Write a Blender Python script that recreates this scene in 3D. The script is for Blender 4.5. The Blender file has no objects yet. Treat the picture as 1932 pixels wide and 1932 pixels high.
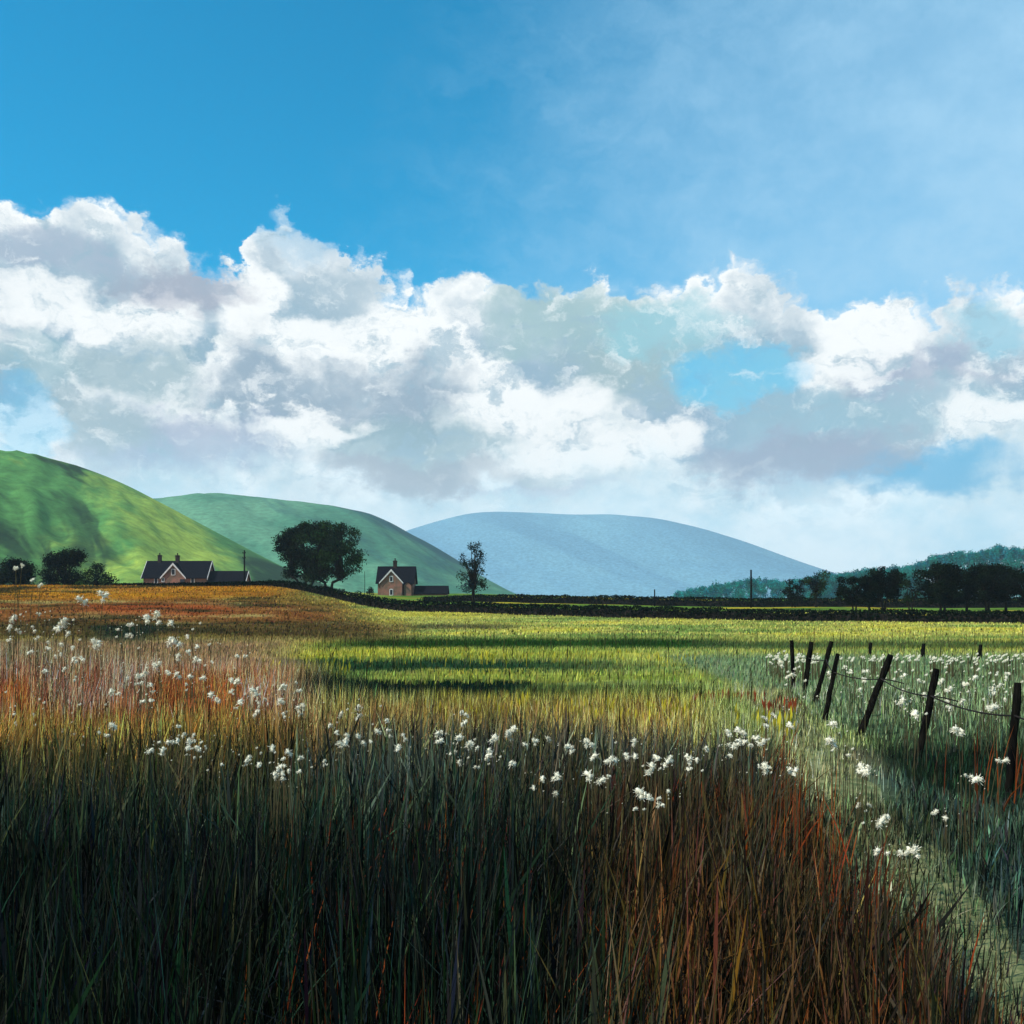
import bpy, bmesh, math, random
import numpy as np
from mathutils import Vector, Matrix

random.seed(11)
RNG = np.random.default_rng(7)
R = math.radians
K = 0.00053                 # tangent of the view angle per reference unit
U0, V0 = 966.0, 1126.0      # straight ahead / eye level in those units
CAM_H = 1.9
scene = bpy.context.scene
COL = scene.collection

# ------------------------------------------------------------------ camera
cam = bpy.data.cameras.new('camera')
cam.lens = 36.0 * 1000 / 1024
cam.sensor_width = 36.0
cam.shift_y = (V0 - 966) * K * 1000 / 1024
cam.clip_start, cam.clip_end = 0.1, 9000
cam_o = bpy.data.objects.new('camera', cam)
COL.objects.link(cam_o)
cam_o.location = (0, 0, CAM_H)
cam_o.rotation_euler = (R(90), 0, 0)
scene.camera = cam_o

# ------------------------------------------------------------------ light
SUN_EL, SUN_AZ = 46.0, 242.0     # azimuth: 0 = straight ahead (+Y), clockwise; 270 = from the left
sun = bpy.data.lights.new('sun', 'SUN')
sun.energy = 4.4
sun.angle = R(0.5)
sun.color = (1.0, 0.95, 0.86)
sun_o = bpy.data.objects.new('sun', sun)
COL.objects.link(sun_o)
sdir = Vector((math.sin(R(SUN_AZ)) * math.cos(R(SUN_EL)), math.cos(R(SUN_AZ)) * math.cos(R(SUN_EL)), math.sin(R(SUN_EL))))
sun_o.rotation_euler = (-sdir).to_track_quat('-Z', 'Y').to_euler()
sun_o.location = (-60, -20, 80)

scene.view_settings.view_transform = 'Standard'
scene.view_settings.look = 'None'
scene.view_settings.exposure = 0.3
scene.view_settings.gamma = 1.0
scene.render.engine = 'CYCLES'
scene.cycles.use_denoising = True
scene.cycles.max_bounces = 6
scene.cycles.transparent_max_bounces = 8
scene.cycles.sample_clamp_indirect = 6.0


def lin(c):
    a = np.asarray(c, dtype=float) / 255.0
    return np.where(a <= 0.04045, a / 12.92, ((a + 0.055) / 1.055) ** 2.4)


def L3(c):
    l = lin(c)
    return (float(l[0]), float(l[1]), float(l[2]), 1.0)


class NT:
    """short hand for building node trees"""
    def __init__(s, tree):
        s.t = tree
        s.n = tree.nodes
        s.l = tree.links

    def new(s, kind, **kw):
        n = s.n.new(kind)
        for k, v in kw.items():
            setattr(n, k, v)
        return n

    def put(s, sock, v):
        if v is None:
            return
        if hasattr(v, 'is_output'):
            s.l.new(v, sock)
        else:
            sock.default_value = v

    def m(s, op, a, b=None, c=None, clamp=False):
        n = s.new('ShaderNodeMath', operation=op, use_clamp=clamp)
        for i, v in enumerate((a, b, c)):
            if v is not None:
                s.put(n.inputs[i], v)
        return n.outputs[0]

    def ss(s, v, a, b, lo=0.0, hi=1.0):
        n = s.new('ShaderNodeMapRange', interpolation_type='SMOOTHSTEP')
        s.put(n.inputs[0], v)
        for i, x in enumerate((a, b, lo, hi)):
            s.put(n.inputs[i + 1], x)
        return n.outputs[0]

    def mix(s, f, a, b, blend='MIX'):
        n = s.new('ShaderNodeMix', data_type='RGBA', blend_type=blend)
        s.put(n.inputs[0], f)
        s.put(n.inputs[6], a)
        s.put(n.inputs[7], b)
        return n.outputs[2]

    def noise(s, vec, scale, detail=4, rough=0.55, dist=0.0, out=0):
        n = s.new('ShaderNodeTexNoise')
        if vec is not None:
            s.put(n.inputs['Vector'], vec)
        n.inputs['Scale'].default_value = scale
        n.inputs['Detail'].default_value = detail
        n.inputs['Roughness'].default_value = rough
        n.inputs['Distortion'].default_value = dist
        return n.outputs[out]

    def xyz(s, x, y, z=0.0):
        n = s.new('ShaderNodeCombineXYZ')
        for i, v in enumerate((x, y, z)):
            s.put(n.inputs[i], v)
        return n.outputs[0]

    def curve(s, v, pts):
        n = s.new('ShaderNodeFloatCurve')
        cm = n.mapping
        c = cm.curves[0]
        c.points[0].location = pts[0]
        c.points[1].location = pts[-1]
        for p in pts[1:-1]:
            c.points.new(p[0], p[1])
        for p in c.points:
            p.handle_type = 'AUTO_CLAMPED'
        cm.update()
        s.put(n.inputs[1], v)
        return n.outputs[0]


# ------------------------------------------------------------------ sky with clouds (by direction only)
def ae(u, v):
    tx, tz = (u - U0) * K, (V0 - v) * K
    return math.atan(tx) / K, math.atan(tz / math.sqrt(1 + tx * tx)) / K


def build_world():
    w = bpy.data.worlds.new('World')
    scene.world = w
    w.use_nodes = True
    w.node_tree.nodes.clear()
    t = NT(w.node_tree)
    sky = t.new('ShaderNodeTexSky', sky_type='NISHITA', sun_disc=False)
    sky.sun_elevation = R(SUN_EL)
    sky.sun_rotation = R(SUN_AZ)
    sky.air_density, sky.dust_density, sky.ozone_density = 1.0, 0.3, 3.0
    hs = t.new('ShaderNodeHueSaturation')
    hs.inputs['Hue'].default_value = 0.474
    hs.inputs['Saturation'].default_value = 3.2
    hs.inputs['Value'].default_value = 1.0
    t.l.new(sky.outputs[0], hs.inputs['Color'])
    bg_sky = t.new('ShaderNodeBackground')
    bg_sky.inputs[1].default_value = 0.145
    t.l.new(t.mix(1.0, hs.outputs[0], (0.4, 0.97, 1.0, 1), 'MULTIPLY'), bg_sky.inputs[0])

    tc = t.new('ShaderNodeTexCoord')
    sp = t.new('ShaderNodeSeparateXYZ')
    t.l.new(tc.outputs['Generated'], sp.inputs[0])
    x, y, z = sp.outputs
    az = t.m('ARCTAN2', x, y)
    hyp = t.m('SQRT', t.m('ADD', t.m('MULTIPLY', x, x), t.m('MULTIPLY', y, y)))
    el = t.m('ARCTAN2', z, hyp)
    A = t.m('DIVIDE', az, K)
    E = t.m('DIVIDE', el, K)
    vec = t.xyz(t.m('DIVIDE', A, 300.0), t.m('DIVIDE', E, 230.0), 3.7)

    def warp(seed, scale, amp_a, amp_e, detail=8, rough=0.6):
        n = t.new('ShaderNodeTexNoise')
        off = t.new('ShaderNodeVectorMath', operation='ADD')
        t.l.new(vec, off.inputs[0])
        off.inputs[1].default_value = (seed * 3.1, seed * 1.7, seed)
        t.l.new(off.outputs[0], n.inputs['Vector'])
        n.inputs['Scale'].default_value = scale
        n.inputs['Detail'].default_value = detail
        n.inputs['Roughness'].default_value = rough
        s = t.new('ShaderNodeSeparateXYZ')
        t.l.new(n.outputs['Color'], s.inputs[0])
        a = t.m('ADD', A, t.m('MULTIPLY', t.m('SUBTRACT', s.outputs[0], 0.5), amp_a))
        e = t.m('ADD', E, t.m('MULTIPLY', t.m('SUBTRACT', s.outputs[1], 0.5), amp_e))
        return a, e, s.outputs[2]

    A1, E1, N1 = warp(1, 2.4, 190, 170)
    A2, E2, N2 = warp(5, 2.0, 240, 200, 9, 0.62)
    A3, E3, N3 = warp(9, 1.6, 330, 230, 9, 0.64)
    # cauliflower lumps
    vor = t.new('ShaderNodeTexVoronoi', feature='SMOOTH_F1')
    vv = t.xyz(t.m('DIVIDE', A1, 300.0), t.m('DIVIDE', E1, 250.0), 0.3)
    t.l.new(vv, vor.inputs['Vector'])
    vor.inputs['Scale'].default_value = 5.5
    vor.inputs['Smoothness'].default_value = 0.35
    lump = t.m('SUBTRACT', 0.45, vor.outputs['Distance'])
    vor2 = t.new('ShaderNodeTexVoronoi', feature='SMOOTH_F1')
    t.l.new(vv, vor2.inputs['Vector'])
    vor2.inputs['Scale'].default_value = 13
    vor2.inputs['Smoothness'].default_value = 0.3
    lump2 = t.m('SUBTRACT', 0.4, vor2.outputs['Distance'])

    nF = t.noise(t.xyz(t.m('DIVIDE', A1, 300.0), t.m('DIVIDE', E1, 210.0), 7.0), 7.5, 9, 0.7)
    nM = t.noise(t.xyz(t.m('DIVIDE', A2, 300.0), t.m('DIVIDE', E2, 170.0), 2.0), 3.2, 8, 0.62)
    rag = t.m('MULTIPLY', t.m('SUBTRACT', nF, 0.5), 34.0)

    def layer(pts, Ax, Ex, lumps, soft, off=0.0):
        q = []
        for u, v in pts:
            a, e = ae(u, v)
            q.append(((a + 1200) / 2400.0, (e - 0) / 1000.0))
        q.sort()
        T = t.m('MULTIPLY', t.curve(t.m('DIVIDE', t.m('ADD', Ax, 1200.0), 2400.0, clamp=True), q), 1000.0)
        d = t.m('SUBTRACT', T, Ex)
        d = t.m('ADD', d, t.m('MULTIPLY', lump, lumps))
        d = t.m('ADD', d, t.m('MULTIPLY', lump2, lumps * 0.45))
        d = t.m('ADD', t.m('ADD', d, off), rag)
        return d, t.ss(d, 0.0, soft)

    def blob(u, v, ru, rv, Ax=A2, Ex=E2, inner=0.15):
        a, e = ae(u, v)
        p = t.m('DIVIDE', t.m('SUBTRACT', Ax, a), ru)
        q = t.m('DIVIDE', t.m('SUBTRACT', Ex, e), rv)
        r2 = t.m('ADD', t.m('MULTIPLY', p, p), t.m('MULTIPLY', q, q))
        return t.ss(r2, 1.0, inner)

    WHITE = (0.97, 1.0, 1.0, 1)
    G1 = L3((150, 180, 200))
    G2 = L3((152, 174, 192))
    G3 = L3((182, 205, 215))
    TEAL = L3((150, 198, 206))
    lilac = L3((154, 172, 200))

    # back bank of cumulus
    top1 = [(-200, 350), (0, 362), (60, 368), (130, 385), (180, 380), (250, 412), (330, 440), (385, 480), (440, 500), (480, 430), (530, 402), (580, 414),
            (640, 455), (700, 478), (760, 528), (800, 545), (850, 525), (920, 520), (980, 540), (1020, 522), (1070, 512), (1150, 517),
            (1240, 522), (1300, 515), (1360, 505), (1400, 476), (1440, 486), (1475, 525), (1530, 535), (1580, 570), (1620, 560), (1700, 550),
            (1745, 566), (1800, 545), (1870, 535), (1932, 540), (2150, 560)]
    d1, a1 = layer(top1, A1, E1, 50, 30, 4)
    rim1 = t.ss(d1, 150.0, 5.0)
    n_soft = t.ss(N1, 0.36, 0.62)
    f1 = t.m('MULTIPLY', rim1, t.m('ADD', 0.55, t.m('MULTIPLY', n_soft, 0.6)), clamp=True)
    c1 = t.mix(f1, G1, WHITE)
    # middle bank: its bright heads run diagonally down to the right
    top2 = [(-200, 520), (0, 525), (60, 560), (110, 610), (160, 600), (230, 585), (300, 600), (370, 640), (440, 560), (500, 505), (560, 590), (640, 628), (720, 600),
            (780, 560), (850, 600), (930, 660), (1000, 700), (1090, 735), (1160, 755), (1220, 800), (1290, 830), (1350, 800), (1430, 780), (1500, 720),
            (1560, 640), (1620, 590), (1690, 610), (1760, 690), (1830, 740), (1932, 720), (2150, 700)]
    d2, a2 = layer(top2, A2, E2, 65, 36, 0)
    rim2 = t.ss(d2, 170.0, 0.0)
    f2 = t.m('MULTIPLY', rim2, t.m('ADD', 0.62, t.m('MULTIPLY', t.ss(N2, 0.38, 0.6), 0.6)), clamp=True)
    c2 = t.mix(f2, G2, WHITE)
    # lower bank
    top3 = [(-200, 740), (0, 760), (90, 820), (160, 690), (240, 660), (330, 700), (420, 760), (520, 740), (620, 800), (700, 830), (790, 800), (850, 765), (920, 722), (985, 712), (1050, 735), (1110, 745),
            (1170, 765), (1215, 805), (1290, 840), (1370, 890), (1480, 930), (1600, 900), (1700, 880), (1780, 760), (1860, 690), (1932, 700), (2150, 720)]
    d3, a3 = layer(top3, A2, E2, 70, 32, 0)
    rim3 = t.ss(d3, 210.0, 15.0)
    f3 = t.m('MULTIPLY', rim3, t.m('ADD', 0.55, t.m('MULTIPLY', t.ss(N3, 0.36, 0.6), 0.65)), clamp=True)
    c3 = t.mix(f3, G3, WHITE)

    col = t.mix(a2, c1, c2)
    col = t.mix(a3, col, c3)
    alpha = t.m('MAXIMUM', t.m('MAXIMUM', a1, a2), a3)

    def patch(col, f, c, u, v, ru, rv, Ax=A3, Ex=E3, inner=0.1):
        return t.mix(t.m('MULTIPLY', blob(u, v, ru, rv, Ax, Ex, inner), f), col, c)

    for (f, c, u, v, ru, rv) in (
            (0.85, G2, 340, 545, 210, 75), (0.8, L3((164, 182, 202)), 90, 470, 150, 50), (0.75, L3((148, 186, 198)), 90, 700, 110, 70),
            (0.8, L3((146, 178, 190)), 270, 690, 160, 70), (0.8, lilac, 330, 830, 270, 80), (0.8, L3((158, 186, 196)), 170, 800, 130, 60),
            (0.75, L3((165, 190, 205)), 640, 560, 120, 60), (0.7, G2, 570, 720, 150, 40),
            (0.85, L3((146, 178, 190)), 780, 840, 260, 70), (0.85, L3((160, 180, 198)), 740, 900, 200, 45),
            (0.9, L3((158, 192, 198)), 1080, 610, 230, 75), (0.85, L3((158, 186, 192)), 1190, 690, 200, 70),
            (0.8, L3((150, 205, 218)), 1250, 620, 180, 60),
            (0.9, L3((146, 178, 202)), 1430, 810, 250, 85), (0.9, L3((160, 172, 198)), 1500, 870, 200, 70), (0.85, L3((158, 172, 198)), 1690, 700, 120, 60),
            (0.8, L3((172, 186, 204)), 1790, 740, 120, 50), (0.7, L3((170, 178, 200)), 1000, 920, 190, 25),
            (0.85, L3((150, 205, 226)), 1850, 610, 90, 60), (0.9, L3((138, 204, 226)), 1395, 705, 150, 65), (0.6, L3((150, 196, 212)), 1640, 780, 300, 60)):
        col = patch(col, f, c, u, v, ru, rv)
    # bright heads over the grey bellies
    for (f, u, v, ru, rv) in ((0.95, 250, 600, 150, 45), (0.9, 100, 560, 110, 50), (0.95, 640, 640, 160, 60), (0.95, 760, 620, 120, 60), (0.95, 480, 560, 90, 60),
                              (0.95, 1000, 770, 220, 60), (0.9, 1100, 850, 170, 50), (0.9, 950, 880, 120, 35), (0.95, 1250, 820, 80, 40), (0.95, 560, 800, 130, 35),
                              (0.95, 1640, 620, 120, 60), (0.9, 1570, 690, 100, 50), (0.85, 1860, 780, 90, 50), (0.9, 60, 800, 70, 60)):
        col = patch(col, f, WHITE, u, v, ru, rv, A2, E2, 0.2)
    col = patch(col, 0.75, L3((172, 206, 228)), 560, 440, 110, 60, A1, E1)
    # broken texture of lit tufts and shaded hollows through the whole bank
    col = t.mix(t.m('MULTIPLY', t.ss(nM, 0.54, 0.70), 0.6), col, WHITE)
    col = t.mix(t.m('MULTIPLY', t.ss(nM, 0.48, 0.32), 0.75), col, L3((152, 184, 202)))
    col = t.mix(t.m('MULTIPLY', t.ss(nF, 0.54, 0.72), 0.42), col, WHITE)
    col = t.mix(t.m('MULTIPLY', t.ss(nF, 0.47, 0.30), 0.35), col, L3((160, 190, 206)))
    # pale air towards the horizon
    low = t.ss(E3, 330.0, 90.0)
    n_low = t.ss(N3, 0.3, 0.62)
    lowc = t.mix(n_low, (0.52, 0.85, 1.02, 1), (0.86, 1.04, 1.12, 1))
    col = t.mix(t.m('MULTIPLY', low, 0.85), col, lowc)
    col = patch(col, 0.9, L3((88, 180, 224)), 1750, 890, 210, 55, A3, E3, 0.0)
    col = patch(col, 0.7, L3((150, 168, 190)), 1500, 860, 240, 60, A3, E3, 0.1)
    col = patch(col, 0.6, L3((158, 172, 186)), 800, 890, 260, 45, A3, E3, 0.1)
    col = patch(col, 0.6, L3((168, 172, 190)), 350, 540, 160, 60, A3, E3, 0.1)
    alpha = t.m('MAXIMUM', alpha, low)
    # openings where blue shows through
    hole = t.m('MULTIPLY', blob(1395, 705, 135, 60, A3, E3, 0.0), t.ss(nM, 0.62, 0.42, 0.35, 0.9))
    hole = t.m('MAXIMUM', hole, t.m('MULTIPLY', blob(2750, 885, 200, 60, A3, E3, 0.0), t.ss(nM, 0.65, 0.45, 0.3, 1.0)))
    hole = t.m('MAXIMUM', hole, t.m('MULTIPLY', blob(30, 790, 85, 80, A3, E3, 0.2), 0.6))
    alpha = t.m('MULTIPLY', alpha, t.m('SUBTRACT', 1.0, t.m('MULTIPLY', hole, 0.66)))
    # thin veil high on the right
    veil = t.m('MULTIPLY', t.ss(t.m('SUBTRACT', t.m('ADD', A3, t.m('MULTIPLY', t.m('SUBTRACT', nM, 0.5), 500.0)), t.m('MULTIPLY', E, 0.35)), -620.0, 620.0), t.m('ADD', 0.66, t.m('MULTIPLY', t.ss(N3, 0.3, 0.7), 0.3)))
    veil = t.m('MULTIPLY', veil, t.ss(E, 1500.0, 900.0, 0.3, 1.0))
    col = t.mix(t.m('SUBTRACT', 1.0, t.m('MAXIMUM', a1, t.m('MAXIMUM', a2, low))), col, L3((164, 210, 240)))
    alpha = t.m('MAXIMUM', alpha, veil)
    alpha = t.m('MULTIPLY', alpha, t.ss(z, -0.02, 0.0))
    bg_c = t.new('ShaderNodeBackground')
    bg_c.inputs[1].default_value = 0.87
    t.l.new(col, bg_c.inputs[0])
    ms = t.new('ShaderNodeMixShader')
    t.l.new(alpha, ms.inputs[0])
    t.l.new(bg_sky.outputs[0], ms.inputs[1])
    t.l.new(bg_c.outputs[0], ms.inputs[2])
    out = t.new('ShaderNodeOutputWorld')
    t.l.new(ms.outputs[0], out.inputs[0])
    w.cycles.sampling_method = 'MANUAL'
    w.cycles.sample_map_resolution = 512


build_world()


# ------------------------------------------------------------------ tags and mesh helpers
def tag(o, label=None, cat=None, group=None, kind=None):
    if label: o['label'] = label
    if cat: o['category'] = cat
    if group: o['group'] = group
    if kind: o['kind'] = kind
    return o


def empty(name, loc=(0, 0, 0), rz=0.0):
    o = bpy.data.objects.new(name, None)
    o.empty_display_size = 0.2
    COL.objects.link(o)
    o.location = loc
    o.rotation_euler = (0, 0, rz)
    return o


def link(name, me, mat=None, parent=None):
    o = bpy.data.objects.new(name, me)
    COL.objects.link(o)
    if mat is not None and not me.materials:
        me.materials.append(mat)
    if parent is not None:
        o.parent = parent
    return o


def np_mesh(name, verts, faces_flat, sizes, colors=None, smooth=False):
    """mesh from numpy arrays; sizes = loop count per face"""
    me = bpy.data.meshes.new(name)
    nv, nl, nf = len(verts), len(faces_flat), len(sizes)
    me.vertices.add(nv)
    me.loops.add(nl)
    me.polygons.add(nf)
    me.vertices.foreach_set('co', np.ascontiguousarray(verts, dtype=np.float32).ravel())
    me.loops.foreach_set('vertex_index', np.ascontiguousarray(faces_flat, dtype=np.int32))
    starts = np.zeros(nf, dtype=np.int32)
    starts[1:] = np.cumsum(sizes)[:-1]
    me.polygons.foreach_set('loop_start', starts)
    if colors is not None:
        at = me.color_attributes.new('tint', 'FLOAT_COLOR', 'POINT')
        c4 = np.ones((nv, 4), dtype=np.float32)
        c4[:, :3] = colors
        at.data.foreach_set('color', c4.ravel())
    me.update(calc_edges=True)
    if smooth:
        me.polygons.foreach_set('use_smooth', np.ones(nf, dtype=bool))
    return me


class MB:
    """collects simple solids into one mesh"""
    def __init__(s):
        s.bm = bmesh.new()

    def box(s, lo, hi):
        x0, y0, z0 = lo; x1, y1, z1 = hi
        v = [s.bm.verts.new(p) for p in ((x0, y0, z0), (x1, y0, z0), (x1, y1, z0), (x0, y1, z0), (x0, y0, z1), (x1, y0, z1), (x1, y1, z1), (x0, y1, z1))]
        for f in ((0, 3, 2, 1), (4, 5, 6, 7), (0, 1, 5, 4), (1, 2, 6, 5), (2, 3, 7, 6), (3, 0, 4, 7)):
            s.bm.faces.new([v[i] for i in f])
        return s

    def prism(s, poly, a, b):
        """poly: list of 3D points (planar), extruded from offset a to offset b (vectors)"""
        a, b = Vector(a), Vector(b)
        p = [s.bm.verts.new(Vector(q) + a) for q in poly]
        q = [s.bm.verts.new(Vector(r) + b) for r in poly]
        n = len(poly)
        s.bm.faces.new(p)
        s.bm.faces.new(list(reversed(q)))
        for i in range(n):
            s.bm.faces.new((p[i], q[i], q[(i + 1) % n], p[(i + 1) % n]))
        return s

    def tube(s, pts, rad, n=6, cap=True, jit=0.0):
        rings = []
        pts = [Vector(p) for p in pts]
        for i, p in enumerate(pts):
            d = (pts[min(i + 1, len(pts) - 1)] - pts[max(i - 1, 0)])
            if d.length < 1e-6: d = Vector((0, 0, 1))
            d.normalize()
            a = d.cross(Vector((0.31, 0.95, 0.05))); 
            if a.length < 0.1: a = d.cross(Vector((1, 0, 0)))
            a.normalize()
            b = d.cross(a)
            r = rad[i] if hasattr(rad, '__len__') else rad
            rings.append([s.bm.verts.new(p + (a * math.cos(2 * math.pi * k / n) + b * math.sin(2 * math.pi * k / n)) * r * (1 + random.uniform(-jit, jit))) for k in range(n)])
        for i in range(len(rings) - 1):
            for k in range(n):
                s.bm.faces.new((rings[i][k], rings[i][(k + 1) % n], rings[i + 1][(k + 1) % n], rings[i + 1][k]))
        if cap:
            s.bm.faces.new(list(reversed(rings[0])))
            s.bm.faces.new(rings[-1])
        return s

    def mesh(s, name, smooth=False):
        bmesh.ops.recalc_face_normals(s.bm, faces=s.bm.faces)
        me = bpy.data.meshes.new(name)
        s.bm.to_mesh(me)
        s.bm.free()
        if smooth:
            me.polygons.foreach_set('use_smooth', np.ones(len(me.polygons), dtype=bool))
        return me

    def build(s, name, mat, parent=None, smooth=False):
        return link(name, s.mesh(name, smooth), mat, parent)


# ------------------------------------------------------------------ materials
def mat_new(name):
    m = bpy.data.materials.new(name)
    m.use_nodes = True
    m.node_tree.nodes.clear()
    t = NT(m.node_tree)
    out = t.new('ShaderNodeOutputMaterial')
    return m, t, out


def mat_noise(name, c1, c2, scale=4.0, rough=0.85, bump=0.2, detail=5, spec=0.25, stretch=(1, 1, 1)):
    m, t, out = mat_new(name)
    tc = t.new('ShaderNodeTexCoord')
    mp = t.new('ShaderNodeMapping')
    mp.inputs['Scale'].default_value = stretch
    t.l.new(tc.outputs['Object'], mp.inputs[0])
    n = t.noise(mp.outputs[0], scale, detail, 0.6)
    b = t.new('ShaderNodeBsdfPrincipled')
    t.l.new(t.mix(t.ss(n, 0.35, 0.65), c1, c2), b.inputs['Base Color'])
    b.inputs['Roughness'].default_value = rough
    b.inputs['Specular IOR Level'].default_value = spec
    if bump:
        bp = t.new('ShaderNodeBump')
        bp.inputs['Strength'].default_value = bump
        t.l.new(n, bp.inputs['Height'])
        t.l.new(bp.outputs[0], b.inputs['Normal'])
    t.l.new(b.outputs[0], out.inputs[0])
    return m


def mat_leaf(name, transl=0.3, rough=0.6, spec=0.15, gain=1.0):
    """leaf or blade coloured by its own tint, a little light passing through"""
    m, t, out = mat_new(name)
    at = t.new('ShaderNodeAttribute', attribute_name='tint')
    b = t.new('ShaderNodeBsdfPrincipled')
    t.l.new(at.outputs['Color'], b.inputs['Base Color'])
    b.inputs['Roughness'].default_value = rough
    b.inputs['Specular IOR Level'].default_value = spec
    tr = t.new('ShaderNodeBsdfTranslucent')
    t.l.new(at.outputs['Color'], tr.inputs[0])
    ms = t.new('ShaderNodeMixShader')
    ms.inputs[0].default_value = transl
    t.l.new(b.outputs[0], ms.inputs[1])
    t.l.new(tr.outputs[0], ms.inputs[2])
    t.l.new(ms.outputs[0], out.inputs[0])
    return m


def mat_brick():
    m, t, out = mat_new('red_brick')
    tc = t.new('ShaderNodeTexCoord')
    br = t.new('ShaderNodeTexBrick')
    mp = t.new('ShaderNodeMapping')
    mp.inputs['Rotation'].default_value = (R(90), 0, 0)
    t.l.new(tc.outputs['Object'], mp.inputs[0])
    t.l.new(mp.outputs[0], br.inputs['Vector'])
    br.inputs['Scale'].default_value = 4.0
    br.inputs['Color1'].default_value = (0.30, 0.10, 0.06, 1)
    br.inputs['Color2'].default_value = (0.22, 0.08, 0.05, 1)
    br.inputs['Mortar'].default_value = (0.2, 0.16, 0.12, 1)
    n = t.noise(tc.outputs['Object'], 0.9, 5, 0.65)
    c = t.mix(t.ss(n, 0.38, 0.62), br.outputs[0], (0.12, 0.075, 0.045, 1))
    b = t.new('ShaderNodeBsdfPrincipled')
    b.inputs['Roughness'].default_value = 0.9
    t.l.new(c, b.inputs['Base Color'])
    t.l.new(b.outputs[0], out.inputs[0])
    return m


def mat_slate():
    m, t, out = mat_new('dark_slate')
    tc = t.new('ShaderNodeTexCoord')
    br = t.new('ShaderNodeTexBrick')
    t.l.new(tc.outputs['Object'], br.inputs['Vector'])
    br.inputs['Scale'].default_value = 2.2
    br.inputs['Color1'].default_value = (0.004, 0.0045, 0.007, 1)
    br.inputs['Color2'].default_value = (0.008, 0.009, 0.013, 1)
    br.inputs['Mortar'].default_value = (0.003, 0.003, 0.005, 1)
    b = t.new('ShaderNodeBsdfPrincipled')
    b.inputs['Roughness'].default_value = 0.95
    b.inputs['Specular IOR Level'].default_value = 0.05
    t.l.new(br.outputs[0], b.inputs['Base Color'])
    t.l.new(b.outputs[0], out.inputs[0])
    return m


def mat_ground():
    m, t, out = mat_new('field_ground')
    at = t.new('ShaderNodeAttribute', attribute_name='tint')
    geo = t.new('ShaderNodeNewGeometry')
    mp = t.new('ShaderNodeMapping')
    mp.inputs['Scale'].default_value = (0.35, 1.0, 1.0)
    t.l.new(geo.outputs['Position'], mp.inputs[0])
    n1 = t.noise(mp.outputs[0], 1.6, 8, 0.7)
    n2 = t.noise(mp.outputs[0], 0.22, 6, 0.65)
    f = t.m('ADD', t.ss(n1, 0.25, 0.75, 0.45, 1.45), t.ss(n2, 0.3, 0.7, -0.25, 0.3))
    c = t.mix(1.0, at.outputs['Color'], f, 'MULTIPLY')
    b = t.new('ShaderNodeBsdfPrincipled')
    b.inputs['Roughness'].default_value = 1.0
    b.inputs['Specular IOR Level'].default_value = 0.0
    t.l.new(c, b.inputs['Base Color'])
    bp = t.new('ShaderNodeBump')
    bp.inputs['Strength'].default_value = 0.6
    bp.inputs['Distance'].default_value = 0.3
    t.l.new(n1, bp.inputs['Height'])
    t.l.new(bp.outputs[0], b.inputs['Normal'])
    t.l.new(b.outputs[0], out.inputs[0])
    return m


def mat_hill(name, ca, cb, cc, scale, stretch, rot):
    """pasture: ca grass, cb paler/yellower grass in bands, cc darker streaks"""
    m, t, out = mat_new(name)
    geo = t.new('ShaderNodeNewGeometry')
    mp = t.new('ShaderNodeMapping')
    mp.inputs['Rotation'].default_value = rot
    mp.inputs['Scale'].default_value = stretch
    t.l.new(geo.outputs['Position'], mp.inputs[0])
    n1 = t.noise(mp.outputs[0], scale, 7, 0.62, 0.6)
    # darker streaks running down the slope to the right
    sp = t.new('ShaderNodeSeparateXYZ')
    t.l.new(geo.outputs['Position'], sp.inputs[0])
    across = t.m('ADD', t.m('MULTIPLY', sp.outputs[0], 0.48), t.m('MULTIPLY', sp.outputs[2], 0.88))
    along = t.m('SUBTRACT', t.m('MULTIPLY', sp.outputs[0], 0.88), t.m('MULTIPLY', sp.outputs[2], 0.48))
    n2 = t.noise(t.xyz(across, t.m('MULTIPLY', along, 0.14), 0.0), scale * 3.6, 5, 0.6, 0.5)
    n3 = t.noise(geo.outputs['Position'], 0.15, 6, 0.7)
    c = t.mix(t.ss(n1, 0.42, 0.62), ca, cb)
    c = t.mix(t.ss(n2, 0.49, 0.6), c, cc)
    c = t.mix(t.m('MULTIPLY', t.ss(n2, 0.44, 0.34), 0.7), c, cb)
    c = t.mix(1.0, c, t.ss(n3, 0.2, 0.8, 0.6, 1.4), 'MULTIPLY')
    b = t.new('ShaderNodeBsdfPrincipled')
    b.inputs['Roughness'].default_value = 1.0
    b.inputs['Specular IOR Level'].default_value = 0.0
    t.l.new(c, b.inputs['Base Color'])
    bp = t.new('ShaderNodeBump')
    bp.inputs['Strength'].default_value = 0.5
    bp.inputs['Distance'].default_value = 3.0
    t.l.new(n2, bp.inputs['Height'])
    t.l.new(bp.outputs[0], b.inputs['Normal'])
    t.l.new(b.outputs[0], out.inputs[0])
    return m


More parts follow.
